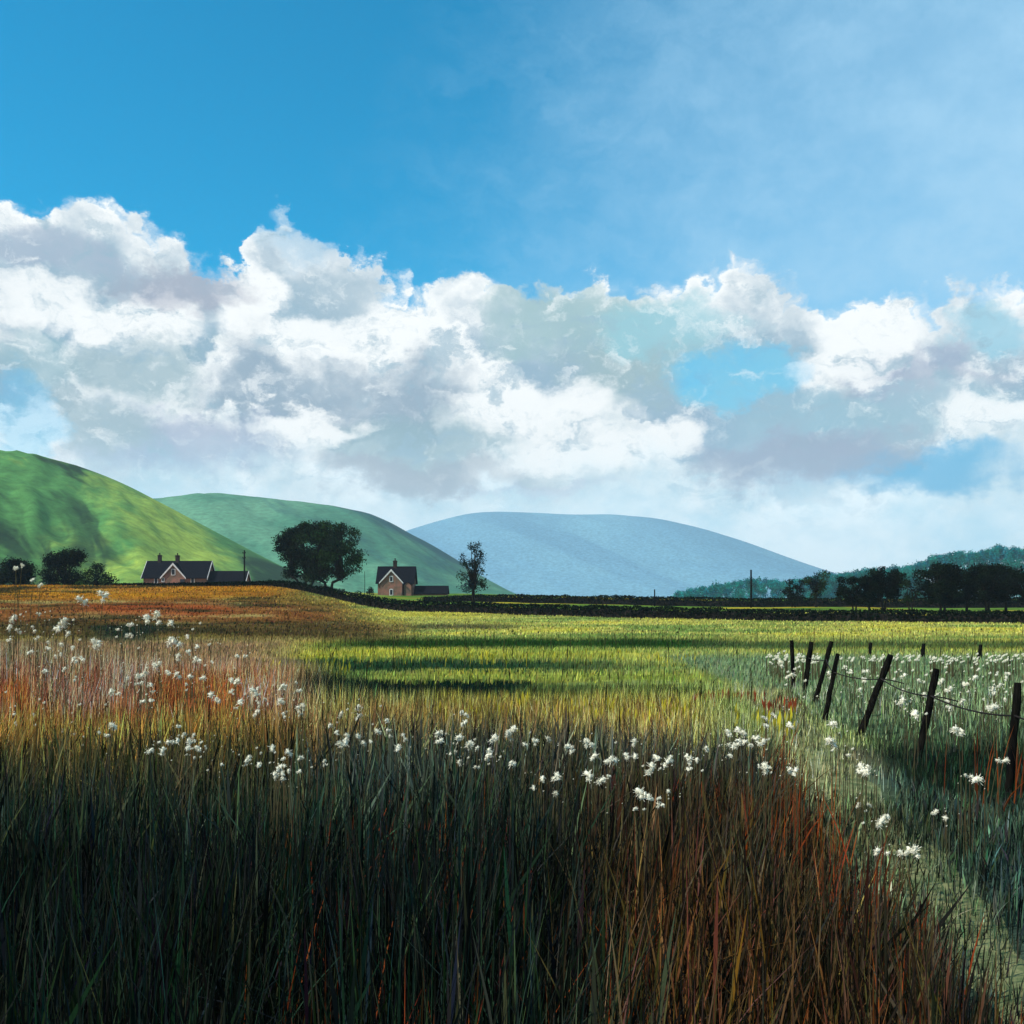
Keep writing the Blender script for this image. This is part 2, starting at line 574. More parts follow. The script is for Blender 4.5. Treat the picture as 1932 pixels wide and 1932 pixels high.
M_BRICK, M_SLATE, M_GROUND = mat_brick(), mat_slate(), mat_ground()
M_WHITE = mat_noise('white_painted_wood', (0.62, 0.6, 0.56, 1), (0.45, 0.44, 0.42, 1), 3.0, 0.7, 0.0)
M_GLASS = mat_noise('dark_window_glass', (0.006, 0.008, 0.014, 1), (0.012, 0.014, 0.02, 1), 2.0, 0.35, 0.0)
M_DOOR = mat_noise('dark_door_paint', (0.012, 0.016, 0.022, 1), (0.02, 0.022, 0.03, 1), 3.0, 0.5, 0.0)
M_CHIM = mat_noise('sooty_brick', (0.012, 0.009, 0.008, 1), (0.035, 0.02, 0.016, 1), 5.0, 0.95, 0.2)
M_POST = mat_noise('weathered_dark_timber', (0.0025, 0.0025, 0.0025, 1), (0.009, 0.008, 0.006, 1), 9.0, 1.0, 0.6, 6, 0.02, (3, 3, 0.5))
M_WIRE = mat_noise('rusty_wire', (0.006, 0.005, 0.004, 1), (0.015, 0.01, 0.008, 1), 20.0, 0.9, 0.0)
M_BARK = mat_noise('dark_bark', (0.008, 0.007, 0.006, 1), (0.022, 0.018, 0.014, 1), 6.0, 0.95, 0.4, 5, 0.1, (2, 2, 0.5))
M_FOL = mat_leaf('foliage', 0.15, 0.9, 0.0)
M_BLADE = mat_leaf('grass_blades', 0.28, 0.7, 0.1)
M_COTTON = mat_noise('cotton_fluff', (0.80, 0.76, 0.60, 1), (0.70, 0.65, 0.48, 1), 30.0, 1.0, 0.0, 3, 0.0)
M_STEM = mat_noise('cotton_grass_stem', (0.05, 0.055, 0.02, 1), (0.09, 0.06, 0.025, 1), 6.0, 0.9, 0.0)


# ------------------------------------------------------------------ terrain
def sst(a, b, v):
    q = np.clip((np.asarray(v, dtype=float) - a) / (b - a), 0, 1)
    return q * q * (3 - 2 * q)


_G = np.random.default_rng(3).random((256, 256))


def vn(x, y):
    """value noise, 0..1"""
    x = np.asarray(x, dtype=float); y = np.asarray(y, dtype=float)
    xi, yi = np.floor(x).astype(int), np.floor(y).astype(int)
    fx, fy = x - xi, y - yi
    fx = fx * fx * (3 - 2 * fx); fy = fy * fy * (3 - 2 * fy)
    a = _G[xi & 255, yi & 255]; b = _G[(xi + 1) & 255, yi & 255]
    c = _G[xi & 255, (yi + 1) & 255]; d = _G[(xi + 1) & 255, (yi + 1) & 255]
    return (a * (1 - fx) + b * fx) * (1 - fy) + (c * (1 - fx) + d * fx) * fy


def fbm(x, y, o=4, g=0.5):
    s, a, tot = 0, 1.0, 0
    for i in range(o):
        s = s + a * vn(x * 2 ** i + 17.3 * i, y * 2 ** i + 9.1 * i)
        tot += a
        a *= g
    return s / tot


def bearing(x, y):
    return U0 + np.asarray(x, dtype=float) / (np.maximum(np.asarray(y, dtype=float), 3.0) * K)


def gz(x, y):
    x = np.asarray(x, dtype=float); y = np.asarray(y, dtype=float)
    u = bearing(x, y)
    mx = sst(775, 490, u) * sst(36, 92, y)
    slope = 0.022 - 0.010 * sst(850, 1350, u)
    rise = slope * np.clip(y - 75, 0, 112) * (1 - 0.75 * mx)
    z = 2.75 * mx + rise
    z = z * (1 - sst(230, 420, y)) 
    z = z + 0.55 * np.exp(-((x + 9) / 4.0) ** 2 - ((y - 15) / 6.0) ** 2)
    z = z + (fbm(x * 0.35, y * 0.35, 3) - 0.5) * 0.16 + (fbm(x * 0.06 + 5, y * 0.06, 2) - 0.5) * 0.25 * sst(12, 40, y)
    return z


def pt(u, v, Y):
    return Vector(((u - U0) * K * Y, Y, CAM_H + (V0 - v) * K * Y))


def band(u, v, u0, u1, v0, v1, su=60, sv=5):
    return sst(u0 - su, u0 + su, u) * sst(u1 + su, u1 - su, u) * sst(v0 - sv, v0 + sv, v) * sst(v1 + sv, v1 - sv, v)


def mixc(c, col, f):
    return c + (np.asarray(col, dtype=float) - c) * np.asarray(f)[..., None]


PATH = [(5.1, 20.5), (4.8, 18.0), (4.3, 15.0), (3.8, 12.4), (3.4, 10.5), (3.05, 8.5), (2.8, 6.8), (2.55, 5.3), (2.3, 3.5), (2.1, 2.0)]


def path_x(y):
    return np.interp(-np.asarray(y, dtype=float), [-p[1] for p in PATH], [p[0] for p in PATH])


def plant_and_shade_colour(x, y, z):
    """field colours by position (display colours): plants, plus cloud shadow and deep shade painted in"""
    u = bearing(x, y)
    v = V0 + (CAM_H - z) / (K * np.maximum(y, 1.5))
    wob = (fbm(u / 90.0, v / 9.0, 4) - 0.5)
    uw = u + 160 * (fbm(u / 130.0 + 40, v / 30.0, 3) - 0.5)
    vw = v + 7 * wob * np.clip((v - 1120) / 120, 0.25, 3.0)
    n = fbm(u / 210.0 + 3, v / 5.0, 4)
    one = np.ones_like(u)
    c = np.stack([one * 174, one * 170, one * 84], -1)
    c = mixc(c, (142, 154, 84), sst(1195, 1290, vw))
    c = mixc(c, (198, 184, 70), 0.75 * sst(0.52, 0.72, n))
    c = mixc(c, (92, 122, 58), 0.65 * sst(0.46, 0.3, n))
    for (u0, u1, v0, v1, col, f) in (  # the dark green bands are cloud shadows painted into the meadow colour
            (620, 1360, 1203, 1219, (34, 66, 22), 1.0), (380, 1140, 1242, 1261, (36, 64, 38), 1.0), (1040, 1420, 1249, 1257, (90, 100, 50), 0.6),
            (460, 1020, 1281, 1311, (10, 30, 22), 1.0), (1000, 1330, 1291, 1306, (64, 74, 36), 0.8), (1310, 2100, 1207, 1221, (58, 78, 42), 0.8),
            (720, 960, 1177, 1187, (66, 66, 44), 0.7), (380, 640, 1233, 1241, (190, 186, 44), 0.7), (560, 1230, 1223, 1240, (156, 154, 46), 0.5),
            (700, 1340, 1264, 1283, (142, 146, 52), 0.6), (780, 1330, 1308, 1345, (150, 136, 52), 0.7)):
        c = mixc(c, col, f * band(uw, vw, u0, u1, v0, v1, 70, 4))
    # the knoll on the left: bracken and dry grass
    kn = sst(720, 560, uw + (1160 - vw) * 2.2) * sst(1215, 1180, vw)
    c = mixc(c, (128, 82, 42), kn)
    c = mixc(c, (150, 134, 78), kn * sst(0.5, 0.7, fbm(u / 150 + 31, v / 7.0, 4)))
    c = mixc(c, (174, 118, 32), kn * sst(1138, 1122, vw) * (0.6 + 0.4 * sst(0.35, 0.6, n)))
    c = mixc(c, (142, 66, 32), kn * 0.7 * band(uw, vw, 150, 420, 1138, 1162, 60, 6))
    c = mixc(c, (88, 72, 38), kn * sst(1162, 1182, vw))
    c = mixc(c, (50, 48, 28), kn * 0.8 * sst(0.55, 0.7, fbm(u / 120 + 9, v / 4.0, 4)))
    c = mixc(c, (26, 44, 34), 0.85 * band(uw, vw, 190, 300, 1178, 1222, 40, 8))
    # strips between the hedges
    c = mixc(c, (84, 118, 44), sst(96, 104, y) * sst(640, 760, u) * 0.9)
    c = mixc(c, (176, 150, 44), sst(96, 104, y) * sst(640, 760, u) * sst(0.56, 0.68, fbm(x / 14.0, y / 6.0, 3)))
    # rough grass in front
    fb = sst(1308, 1335, vw)
    c = mixc(c, (164, 128, 68), fb * sst(1400, 1250, uw))
    c = mixc(c, (128, 138, 78), fb * sst(1250, 1400, uw))
    lf = sst(640, 470, uw)
    c = mixc(c, (154, 124, 86), lf * sst(1195, 1215, vw))
    c = mixc(c, (198, 130, 100), lf * sst(1240, 1272, vw))
    c = mixc(c, (184, 98, 52), lf * sst(1262, 1290, vw) * sst(0.42, 0.62, fbm(u / 80.0, v / 40.0, 3)))
    c = mixc(c, (172, 126, 58), lf * sst(1345, 1375, vw))
    c = mixc(c, (104, 96, 56), lf * sst(1415, 1455, vw))
    c = mixc(c, (100, 98, 72), sst(470, 640, uw) * sst(1395, 1425, vw))
    c = mixc(c, (74, 88, 76), sst(470, 640, uw) * sst(1435, 1480, vw))
    c = mixc(c, (44, 58, 44), sst(1470, 1560, vw) * sst(1500, 1000, uw))  # dark rush green; deep foreground shade painted in here and below
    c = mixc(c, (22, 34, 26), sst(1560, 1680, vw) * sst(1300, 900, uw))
    pdx = x - path_x(y)
    rp = fbm(x * 1.7 + 3, y * 1.1 + 8, 3) - 0.5 + 0.5 * (fbm(x * 5.0, y * 4.0 + 5, 2) - 0.5)
    rust = sst(1010, 1330, u + 900 * rp) * sst(1430, 1530, vw) * sst(-0.35, -0.75, pdx + 0.6 * rp)
    c = mixc(c, (70, 56, 34), rust)
    c = mixc(c, (108, 68, 34), 0.7 * rust * sst(0.46, 0.64, fbm(x * 2.2 + 11, y * 1.1, 3)))
    # right of the trodden strip and beyond the fence
    fx = sst(-0.75, -0.3, pdx + 0.3 * wob)
    far_side = sst(4.5, 5.2, x) * sst(60, 40, y)
    c = mixc(c, (116, 134, 92), far_side * sst(1222, 1240, vw))
    c = mixc(c, (72, 88, 60), far_side * sst(1330, 1375, vw))
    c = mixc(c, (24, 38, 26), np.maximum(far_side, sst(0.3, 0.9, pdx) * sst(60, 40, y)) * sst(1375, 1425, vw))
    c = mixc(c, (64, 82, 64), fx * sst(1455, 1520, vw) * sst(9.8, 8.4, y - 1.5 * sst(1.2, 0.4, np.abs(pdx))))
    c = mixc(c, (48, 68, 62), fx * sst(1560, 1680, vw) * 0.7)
    c = mixc(c, (150, 150, 98), (0.45 + 0.4 * sst(7, 11, y)) * sst(0.62, 0.2, np.abs(pdx + 0.2 + 0.3 * wob)) * sst(23, 18, y) * sst(4.0, 6.0, y))
    return c, u, v


GAIN = 0.8


def albedo(c, gain=None):
    gain = gain or GAIN
    return np.clip(lin(np.clip(c, 2, 250)) * gain, 0.0015, 0.8)


def build_ground():
    ys = np.concatenate([np.linspace(-9, 2, 14), 2 + 14 * np.linspace(0, 1, 70)[1:] ** 1.1, np.geomspace(16, 260, 230)[1:], np.geomspace(260, 3400, 50)[1:]])
    ts = np.linspace(-1.5, 1.5, 261)
    Y, T = np.meshgrid(ys, ts, indexing='ij')
    X = T * (np.maximum(Y, -4) + 12)
    Z = gz(X, Y)
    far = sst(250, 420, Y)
    c, u, v = plant_and_shade_colour(X, np.maximum(Y, 2.2), Z)
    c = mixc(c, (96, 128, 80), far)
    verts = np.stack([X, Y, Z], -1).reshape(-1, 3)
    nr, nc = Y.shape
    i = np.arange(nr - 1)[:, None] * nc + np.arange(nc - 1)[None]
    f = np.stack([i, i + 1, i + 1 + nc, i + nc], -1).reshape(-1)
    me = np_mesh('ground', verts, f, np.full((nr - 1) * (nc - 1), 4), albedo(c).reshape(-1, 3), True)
    tag(link('ground', me, M_GROUND), 'green and yellow meadow floor running to the far hills', 'ground', None, 'structure')


build_ground()


def build_hill(name, label, outline, Yr, depth, mat, gully=0.0, cell=10.0):
    us = np.array([p[0] for p in outline], dtype=float)
    hs = np.array([(V0 - p[1]) * K * Yr + 3 for p in outline])
    x0, x1 = (us[0] - U0) * K * Yr, (us[-1] - U0) * K * Yr
    xs = np.linspace(x0, x1, 220)
    sv = np.linspace(-1, 1, 150)
    X, S = np.meshgrid(xs, sv, indexing='ij')
    prof = np.interp((X / Yr) / K + U0, us, hs)
    k = np.ones(9) / 9                                # round off the polyline
    p1 = np.convolve(np.pad(prof[:, 0], 4, mode='edge'), k, mode='valid')
    prof = np.repeat(p1[:, None], prof.shape[1], 1)
    fall = np.cos(np.clip(S, -1, 1) * math.pi / 2) ** 1.5
    Y = Yr + S * depth
    Xp = X * (1 + 0.0 * S)
    Z = prof * fall - 3
    if gully:
        # spurs and gullies running down towards the lower right
        q = (Xp * 0.8 + (Y - Yr) * 0.42) / cell
        r = fbm(q, (Xp - (Y - Yr)) / (cell * 7.0), 4, 0.55)
        r = np.abs(r - 0.5) * 2
        Z = Z + (r - 0.25) * gully * np.sin(np.clip((S + 1), 0, 1) * math.pi) ** 0.8 * np.clip(prof / prof.max() * 1.6, 0, 1)
    verts = np.stack([Xp, Y, Z], -1).reshape(-1, 3)
    nr, nc = X.shape
    i = np.arange(nr - 1)[:, None] * nc + np.arange(nc - 1)[None]
    f = np.stack([i, i + nc, i + 1 + nc, i + 1], -1).reshape(-1)
    me = np_mesh(name, verts, f, np.full((nr - 1) * (nc - 1), 4), None, True)
    tag(link(name, me, mat), label, 'hill', None, 'structure')


build_hill('hill', 'nearest bright green hill with dark gullies rising at the left',
           [(-900, 960), (-500, 880), (-200, 850), (0, 852), (60, 856), (130, 867), (200, 893), (250, 920), (300, 947), (370, 986), (430, 1020), (480, 1048), (530, 1075), (600, 1103), (680, 1125)],
           620, 330, mat_hill('hill_pasture', L3((76, 124, 62)), L3((150, 168, 66)), L3((34, 58, 32)), 0.012, (1.0, 0.3, 0.6), (0, R(30), R(28))), 24.0, 34.0)
build_hill('hill', 'rounded blue green hill behind the big tree in the middle distance',
           [(60, 1060), (180, 990), (300, 945), (360, 936), (430, 931), (490, 936), (560, 944), (640, 955), (700, 967), (740, 984), (770, 1002), (810, 1022), (860, 1052), (910, 1085), (980, 1122)],
           1250, 560, mat_hill('hill_green', L3((60, 112, 84)), L3((92, 138, 104)), L3((28, 74, 72)), 0.006, (1, 0.4, 0.6), (0, R(20), R(30))), 18.0, 80.0)
build_hill('hill', 'farthest long blue grey hill across the middle of the horizon',
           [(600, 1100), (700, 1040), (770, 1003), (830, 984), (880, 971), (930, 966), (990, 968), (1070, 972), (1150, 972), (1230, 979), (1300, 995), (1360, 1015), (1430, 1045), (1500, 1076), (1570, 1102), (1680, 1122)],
           2500, 900, mat_hill('hill_haze_blue', L3((98, 140, 158)), L3((108, 150, 164)), L3((95, 136, 154)), 0.003, (1, 0.6, 1), (0, 0, R(30))), 5.0, 160.0)  # blue of distant haze put into this hill's base colours


# ------------------------------------------------------------------ path
def build_path():
    ys = np.linspace(20.5, 2.0, 90)
    xs = path_x(ys)
    w = 0.30 + 0.05 * np.sin(ys * 2.1)
    rows = []
    for s in np.linspace(-1, 1, 7):
        X = xs + s * w + 0.04 * np.sin(ys * 5 + s * 3)
        rows.append(np.stack([X, ys, gz(X, ys) + 0.02 - 0.03 * abs(s) ** 3], -1))
    V = np.stack(rows, 1)
    nr, nc = V.shape[:2]
    i = np.arange(nr - 1)[:, None] * nc + np.arange(nc - 1)[None]
    f = np.stack([i, i + nc, i + 1 + nc, i + 1], -1).reshape(-1)
    me = np_mesh('path', V.reshape(-1, 3), f, np.full((nr - 1) * (nc - 1), 4), None, True)
    m = mat_noise('trodden_grass', (0.22, 0.22, 0.10, 1), (0.09, 0.12, 0.05, 1), 6.0, 1.0, 0.5, 7, 0.0)
    tag(link('path', me, m), 'pale trodden grass path running beside the leaning fence posts', 'path', None, 'structure')
    return xs, ys


PATH_X, PATH_Y = build_path()


# ------------------------------------------------------------------ blades
def blade_mesh(name, x, y, h, w, colr, lean=0.18, seg=3, head=None, ang=None):
    """many tapering bent blades standing on the ground; head: bool mask of those ending in a seed head"""
    n = len(x)
    z = gz(x, y) - 0.02
    rot = RNG.uniform(0, 2 * math.pi, n)
    ld = RNG.normal(0.25, 1.1, n)                      # mostly leaning with the wind, to the right
    if ang is not None:
        k = RNG.random(n) < 0.7
        ld = np.where(k, ang + RNG.normal(0, 0.4, n), ld)
    la = np.abs(RNG.normal(0, lean, n))
    la = np.where(RNG.random(n) < 0.08, la * 2.6, la)          # some bent right over
    la = np.minimum(la, 0.85) * h
    h = np.sqrt(np.maximum(h * h - 0.55 * la * la, 0.1 * h * h))
    dx, dy = np.cos(ld) * la, np.sin(ld) * la
    wx, wy = np.cos(rot), np.sin(rot)
    lv = np.linspace(0, 1, seg + 1)
    V = []
    for k, s in enumerate(lv):
        ww = w * (1 - 0.35 * s) * 0.5
        if head is not None:
            ww = np.where(head & (s > 0.7) & (s < 0.99), ww * 2.6, np.where(head, ww * 0.75, ww))
        cx, cy, cz = x + dx * s ** 1.8, y + dy * s ** 1.8, z + h * s * (1 - 0.12 * s * la / np.maximum(h, .01))
        if k < seg:
            V.append(np.stack([cx - wx * ww, cy - wy * ww, cz], -1))
            V.append(np.stack([cx + wx * ww, cy + wy * ww, cz], -1))
        else:
            V.append(np.stack([cx, cy, cz], -1))
    nvb = 2 * seg + 1
    V = np.stack(V, 1).reshape(-1, 3)
    base = (np.arange(n) * nvb)[:, None]
    quads = []
    for k in range(seg - 1):
        quads.append(np.concatenate([base + 2 * k, base + 2 * k + 1, base + 2 * k + 3, base + 2 * k + 2], 1))
    tri = np.concatenate([base + 2 * (seg - 1), base + 2 * (seg - 1) + 1, base + 2 * seg], 1)
    flat = np.concatenate([np.concatenate(quads, 0).ravel(), tri.ravel()])
    sizes = np.concatenate([np.full(n * (seg - 1), 4), np.full(n, 3)])
    return np_mesh(name, V, flat, sizes, np.repeat(colr, nvb, 0))


def scatter(y0, y1, count, half=0.66, pad=1.2, power=1.0):
    """positions in a wedge wider than the view, evenly by area"""
    y = y0 + (y1 - y0) * RNG.random(count * 2) ** power
    keep = RNG.random(count * 2) < (half * y + pad) / (half * y1 + pad)
    y = y[keep][:count]
    x = RNG.uniform(-1, 1, len(y)) * (half * y + pad)
    return x, y


def tussocks(x, y, share=0.7, per=34, r=0.10):
    """gather most blades into tussocks; returns positions, the way each leans from its tussock and the tussock's number"""
    n = len(x)
    m = max(1, n // per)
    c = RNG.integers(0, n, m)
    own = RNG.integers(0, m, n)
    # tussocks keep their surroundings' density: blades go to the nearest one in distance order
    order = np.argsort(y)
    cs = c[np.argsort(y[c])]
    own = np.empty(n, int)
    own[order] = np.minimum((np.arange(n) * m) // n, m - 1)
    inn = RNG.random(n) < share
    dx, dy = RNG.normal(0, r, n), RNG.normal(0, r, n)
    X = np.where(inn, x[cs[own]] + dx, x)
    Y = np.where(inn, np.maximum(y[cs[own]] + dy, 1.9), y)
    ang = np.where(inn, np.arctan2(dy, dx), RNG.uniform(0, 6.28, n))
    return X, Y, ang, np.where(inn, own, -1)


def path_dist(x, y):
    return np.abs(x - np.interp(-y, -PATH_Y, PATH_X))


def grass(name, label, y0, y1, count, hmin, hmax, wmin, wmax, power=1.0, lean=0.18, mask=None, dark=0.2, zf=0.6, seg=3, heads=0.0, hfun=None, gain=GAIN, tuft=0):
    x, y = scatter(y0, y1, count, power=power)
    ang = own = None
    if tuft:
        x, y, ang, own = tussocks(x, y, 0.72, tuft, 0.09 + 0.004 * y1)
    h = RNG.uniform(hmin, hmax, len(x))
    if hfun is not None:
        h = h * hfun(x, y)
    keep = h > 0.03
    pd = path_dist(x, y)
    on_path = (pd < 0.30 * RNG.uniform(0.3, 1.25, len(x))) & (y < 20.5)
    h = np.where(on_path, RNG.uniform(0.06, 0.24, len(x)), h)
    if mask is not None:
        keep &= mask(x, y)
    x, y, h, on_path = x[keep], y[keep], h[keep], on_path[keep]
    if tuft:
        ang, own = ang[keep], own[keep]
    c, u, v = plant_and_shade_colour(x, y, gz(x, y) + zf * h)
    n = len(x)
    k = np.exp(RNG.normal(0, 0.28, n))[:, None]
    if tuft:
        tk = np.exp(RNG.normal(0, 0.42, own.max() + 2))
        k = k * tk[own][:, None]
        sw = RNG.random(own.max() + 2) < 0.13          # a tussock of another, straw coloured grass here and there
        sw[-1] = False
        m_ = sw[own]
        c[m_] = c[m_] * 0.6 + np.array([104, 92, 54]) * 0.4 * (0.35 + 0.65 * np.clip(c[m_].mean(1) / 110, 0, 1))[:, None]
    c = np.clip(c * k ** 0.6, 0, 240)
    c = c + RNG.normal(0, 7, (n, 3))
    r = RNG.random(n)
    dk = r < dark
    c[dk] = c[dk] * 0.22 + np.array([4, 6, 4])
    gy = (r > 0.93)
    c[gy] = c[gy] * 0.6 + np.array([66, 62, 40]) * 0.5
    c[on_path] = c[on_path] * RNG.uniform(0.7, 1.05, (on_path.sum(), 1))
    hd = None
    if heads > 0:
        hd = (RNG.random(n) < heads) & (~on_path)
    w = RNG.uniform(wmin, wmax, n) * (0.6 + 0.4 * np.clip(y / 8, 0.4, 3))
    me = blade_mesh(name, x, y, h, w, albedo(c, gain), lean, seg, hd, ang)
    tag(link(name, me, M_BLADE), label, 'grass', None, 'stuff')


def near_h(x, y):
    u = bearing(x, y)
    k = 0.75 + 0.5 * fbm(x * 0.5 + 7, y * 0.5, 3)
    right = sst(1380, 1560, u)
    right = np.maximum(right * sst(4.0, 6.0, y), sst(-0.8, -0.35, x - path_x(y)))
    k = k * (1 - 0.6 * right) * (1 - 0.3 * sst(0.75, 0.3, np.abs(x - path_x(y) + 0.15)))
    k = k * (1 - 0.5 * sst(1.3, 0.7, np.abs(x - 4.75)) * sst(18, 16, y) * sst(7.0, 8.0, y))
    mid = sst(600, 760, u) * (1 - right) * sst(9.0, 13.0, y)
    return k * (1 - 0.45 * mid)


def meadow_h(x, y):
    u = bearing(x, y)
    return 1 + 1.6 * sst(640, 480, u) * sst(30, 20, y)


grass('tall_grass', 'tall dark rushes and rusty sedge filling the front edge', 1.9, 9.0, 46000, 0.58, 1.02, 0.003, 0.014, dark=0.3, zf=0.6, seg=4, heads=0.2, hfun=near_h, lean=0.2, gain=1.0, tuft=46)
grass('tall_grass', 'brown and tan grass stalks behind the dark front rushes', 8.0, 19.0, 70000, 0.45, 0.85, 0.005, 0.009, dark=0.2, zf=0.6, seg=3, heads=0.22, hfun=near_h, lean=0.18, gain=0.98, tuft=40)
grass('meadow_grass', 'shorter yellow green meadow grass in the middle field', 14.0, 48.0, 120000, 0.07, 0.2, 0.010, 0.02, power=0.9, dark=0.04, zf=0.8, seg=2, hfun=meadow_h, gain=1.05)
grass('meadow_grass', 'distant grass up to the dark hedge and over the orange knoll', 44.0, 104.0, 80000, 0.07, 0.18, 0.03, 0.06, dark=0.03, zf=0.6, seg=2, gain=1.0)


def stalks():
    """thin lone seed stalks standing above the meadow"""
    x, y = scatter(14, 44, 900)
    h = RNG.uniform(0.45, 0.95, len(x))
    c, u, v = plant_and_shade_colour(x, y, gz(x, y) + h)
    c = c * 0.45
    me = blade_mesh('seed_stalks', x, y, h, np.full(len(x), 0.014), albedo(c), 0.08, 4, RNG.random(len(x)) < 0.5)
    tag(link('seed_stalks', me, M_BLADE), 'thin dark seed stalks standing above the meadow grass', 'grass', None, 'stuff')


stalks()


def rust_stalks():
    x, y = scatter(2.4, 9.5, 7500)
    u = bearing(x, y)
    f = 1.0 * sst(950, 1250, u) * sst(-0.4, -0.7, x - path_x(y)) * sst(0.34, 0.55, fbm(x * 1.9 + 2, y * 1.6, 3)) + 0.5 * sst(420, 640, u) * sst(1100, 900, u) + 0.2 * sst(1720, 1800, u) * sst(8, 9, y)
    keep = RNG.random(len(x)) < f
    x, y = x[keep], y[keep]
    h = RNG.uniform(0.45, 0.85, len(x))
    c = np.array([168, 78, 30]) * RNG.uniform(0.5, 1.05, (len(x), 1)) + RNG.normal(0, 6, (len(x), 3))
    me = blade_mesh('rust_sedge', x, y, h, RNG.uniform(0.006, 0.012, len(x)), albedo(c, 0.8), 0.2, 4)
    tag(link('rust_sedge', me, M_BLADE), 'rusty orange sedge stalks at the front right of centre', 'grass', None, 'stuff')


rust_stalks()


def speckles(name, label, cat, spots, size, colr, h0, h1):
    """tiny flowers on short stalks: small upright tufts"""
    xs, ys = [], []
    for (u0, u1, v0, v1, n) in spots:
        u = RNG.uniform(u0, u1, n); v = RNG.uniform(v0, v1, n)
        Y = (CAM_H - 0.3) / ((v - V0) * K)
        xs.append((u - U0) * K * Y); ys.append(Y)
    x, y = np.concatenate(xs), np.concatenate(ys)
    n = len(x)
    h = RNG.uniform(h0, h1, n)
    c = np.array(colr) * RNG.uniform(0.75, 1.05, (n, 1))
    X, Y, H = [], [], []
    me = blade_mesh(name, x, y, h, np.full(n, size) * RNG.uniform(.6, 1.3, n), albedo(c, 0.85), 0.1, 4, np.ones(n, bool))
    tag(link(name, me, M_BLADE), label, cat, None, 'stuff')


speckles('yellow_flowers', 'yellow flowers scattered in streaks across the meadow', 'flowers',
         [(560, 1000, 1228, 1240, 70), (490, 660, 1248, 1268, 90), (800, 1330, 1312, 1345, 260), (1150, 1330, 1385, 1420, 60), (1380, 1500, 1330, 1370, 60), (900, 1320, 1225, 1240, 60)], 0.02, (205, 190, 50), 0.25, 0.42)
speckles('red_sorrel', 'patch of red sorrel at the right edge of the meadow', 'flowers',
         [(1305, 1400, 1299, 1306, 70), (1405, 1445, 1300, 1306, 10), (1440, 1512, 1311, 1322, 55)], 0.013, (158, 70, 40), 0.26, 0.34)


# ------------------------------------------------------------------ foliage, trees, hedges
def leaves_mesh(name, centres, radii, per, size, cols, squash=0.8, hollow=0.35):
    """leaf clumps: small faces spread through blobs of the crown"""
    P, S, C = [], [], []
    for (c, r) in zip(centres, radii):
        n = max(6, int(per * (r ** 2)))
        d = RNG.normal(0, 1, (n, 3))
        d /= np.linalg.norm(d, axis=1)[:, None]
        q = hollow + (1 - hollow) * RNG.random(n) ** 0.6
        q = q * (1 + 0.22 * RNG.normal(0, 1, n).clip(-1, 1.6))
        p = np.array(c) + d * (q * r)[:, None] * np.array([1, 1, squash])
        P.append(p)
        base = np.array(cols[RNG.integers(len(cols))]) * RNG.uniform(0.7, 1.35)
        C.append(base * np.exp(RNG.normal(0, 0.3, n))[:, None])
    P, C = np.concatenate(P), np.concatenate(C)
    n = len(P)
    a = RNG.normal(0, 1, (n, 3)); a /= np.linalg.norm(a, axis=1)[:, None]
    b = np.cross(a, RNG.normal(0, 1, (n, 3))); b /= np.linalg.norm(b, axis=1)[:, None]
    s = (size * RNG.uniform(0.5, 1.3, n))[:, None]
    V = np.stack([P - a * s, P + b * s * 0.45, P + a * s, P - b * s * 0.45], 1).reshape(-1, 3)
    f = np.arange(4 * n)
    return np_mesh(name, V, f, np.full(n, 4), np.repeat(np.clip(C, 0.001, 0.5), 4, 0))


DARK = [(0.007, 0.013, 0.006), (0.010, 0.022, 0.007), (0.004, 0.008, 0.006)]
DARKB = [(0.003, 0.006, 0.005), (0.004, 0.009, 0.004), (0.007, 0.014, 0.007)]
GREEN = [(0.014, 0.032, 0.010), (0.018, 0.040, 0.010), (0.009, 0.018, 0.010)]
BLUISH = [(0.010, 0.028, 0.026), (0.012, 0.024, 0.030), (0.020, 0.036, 0.012)]


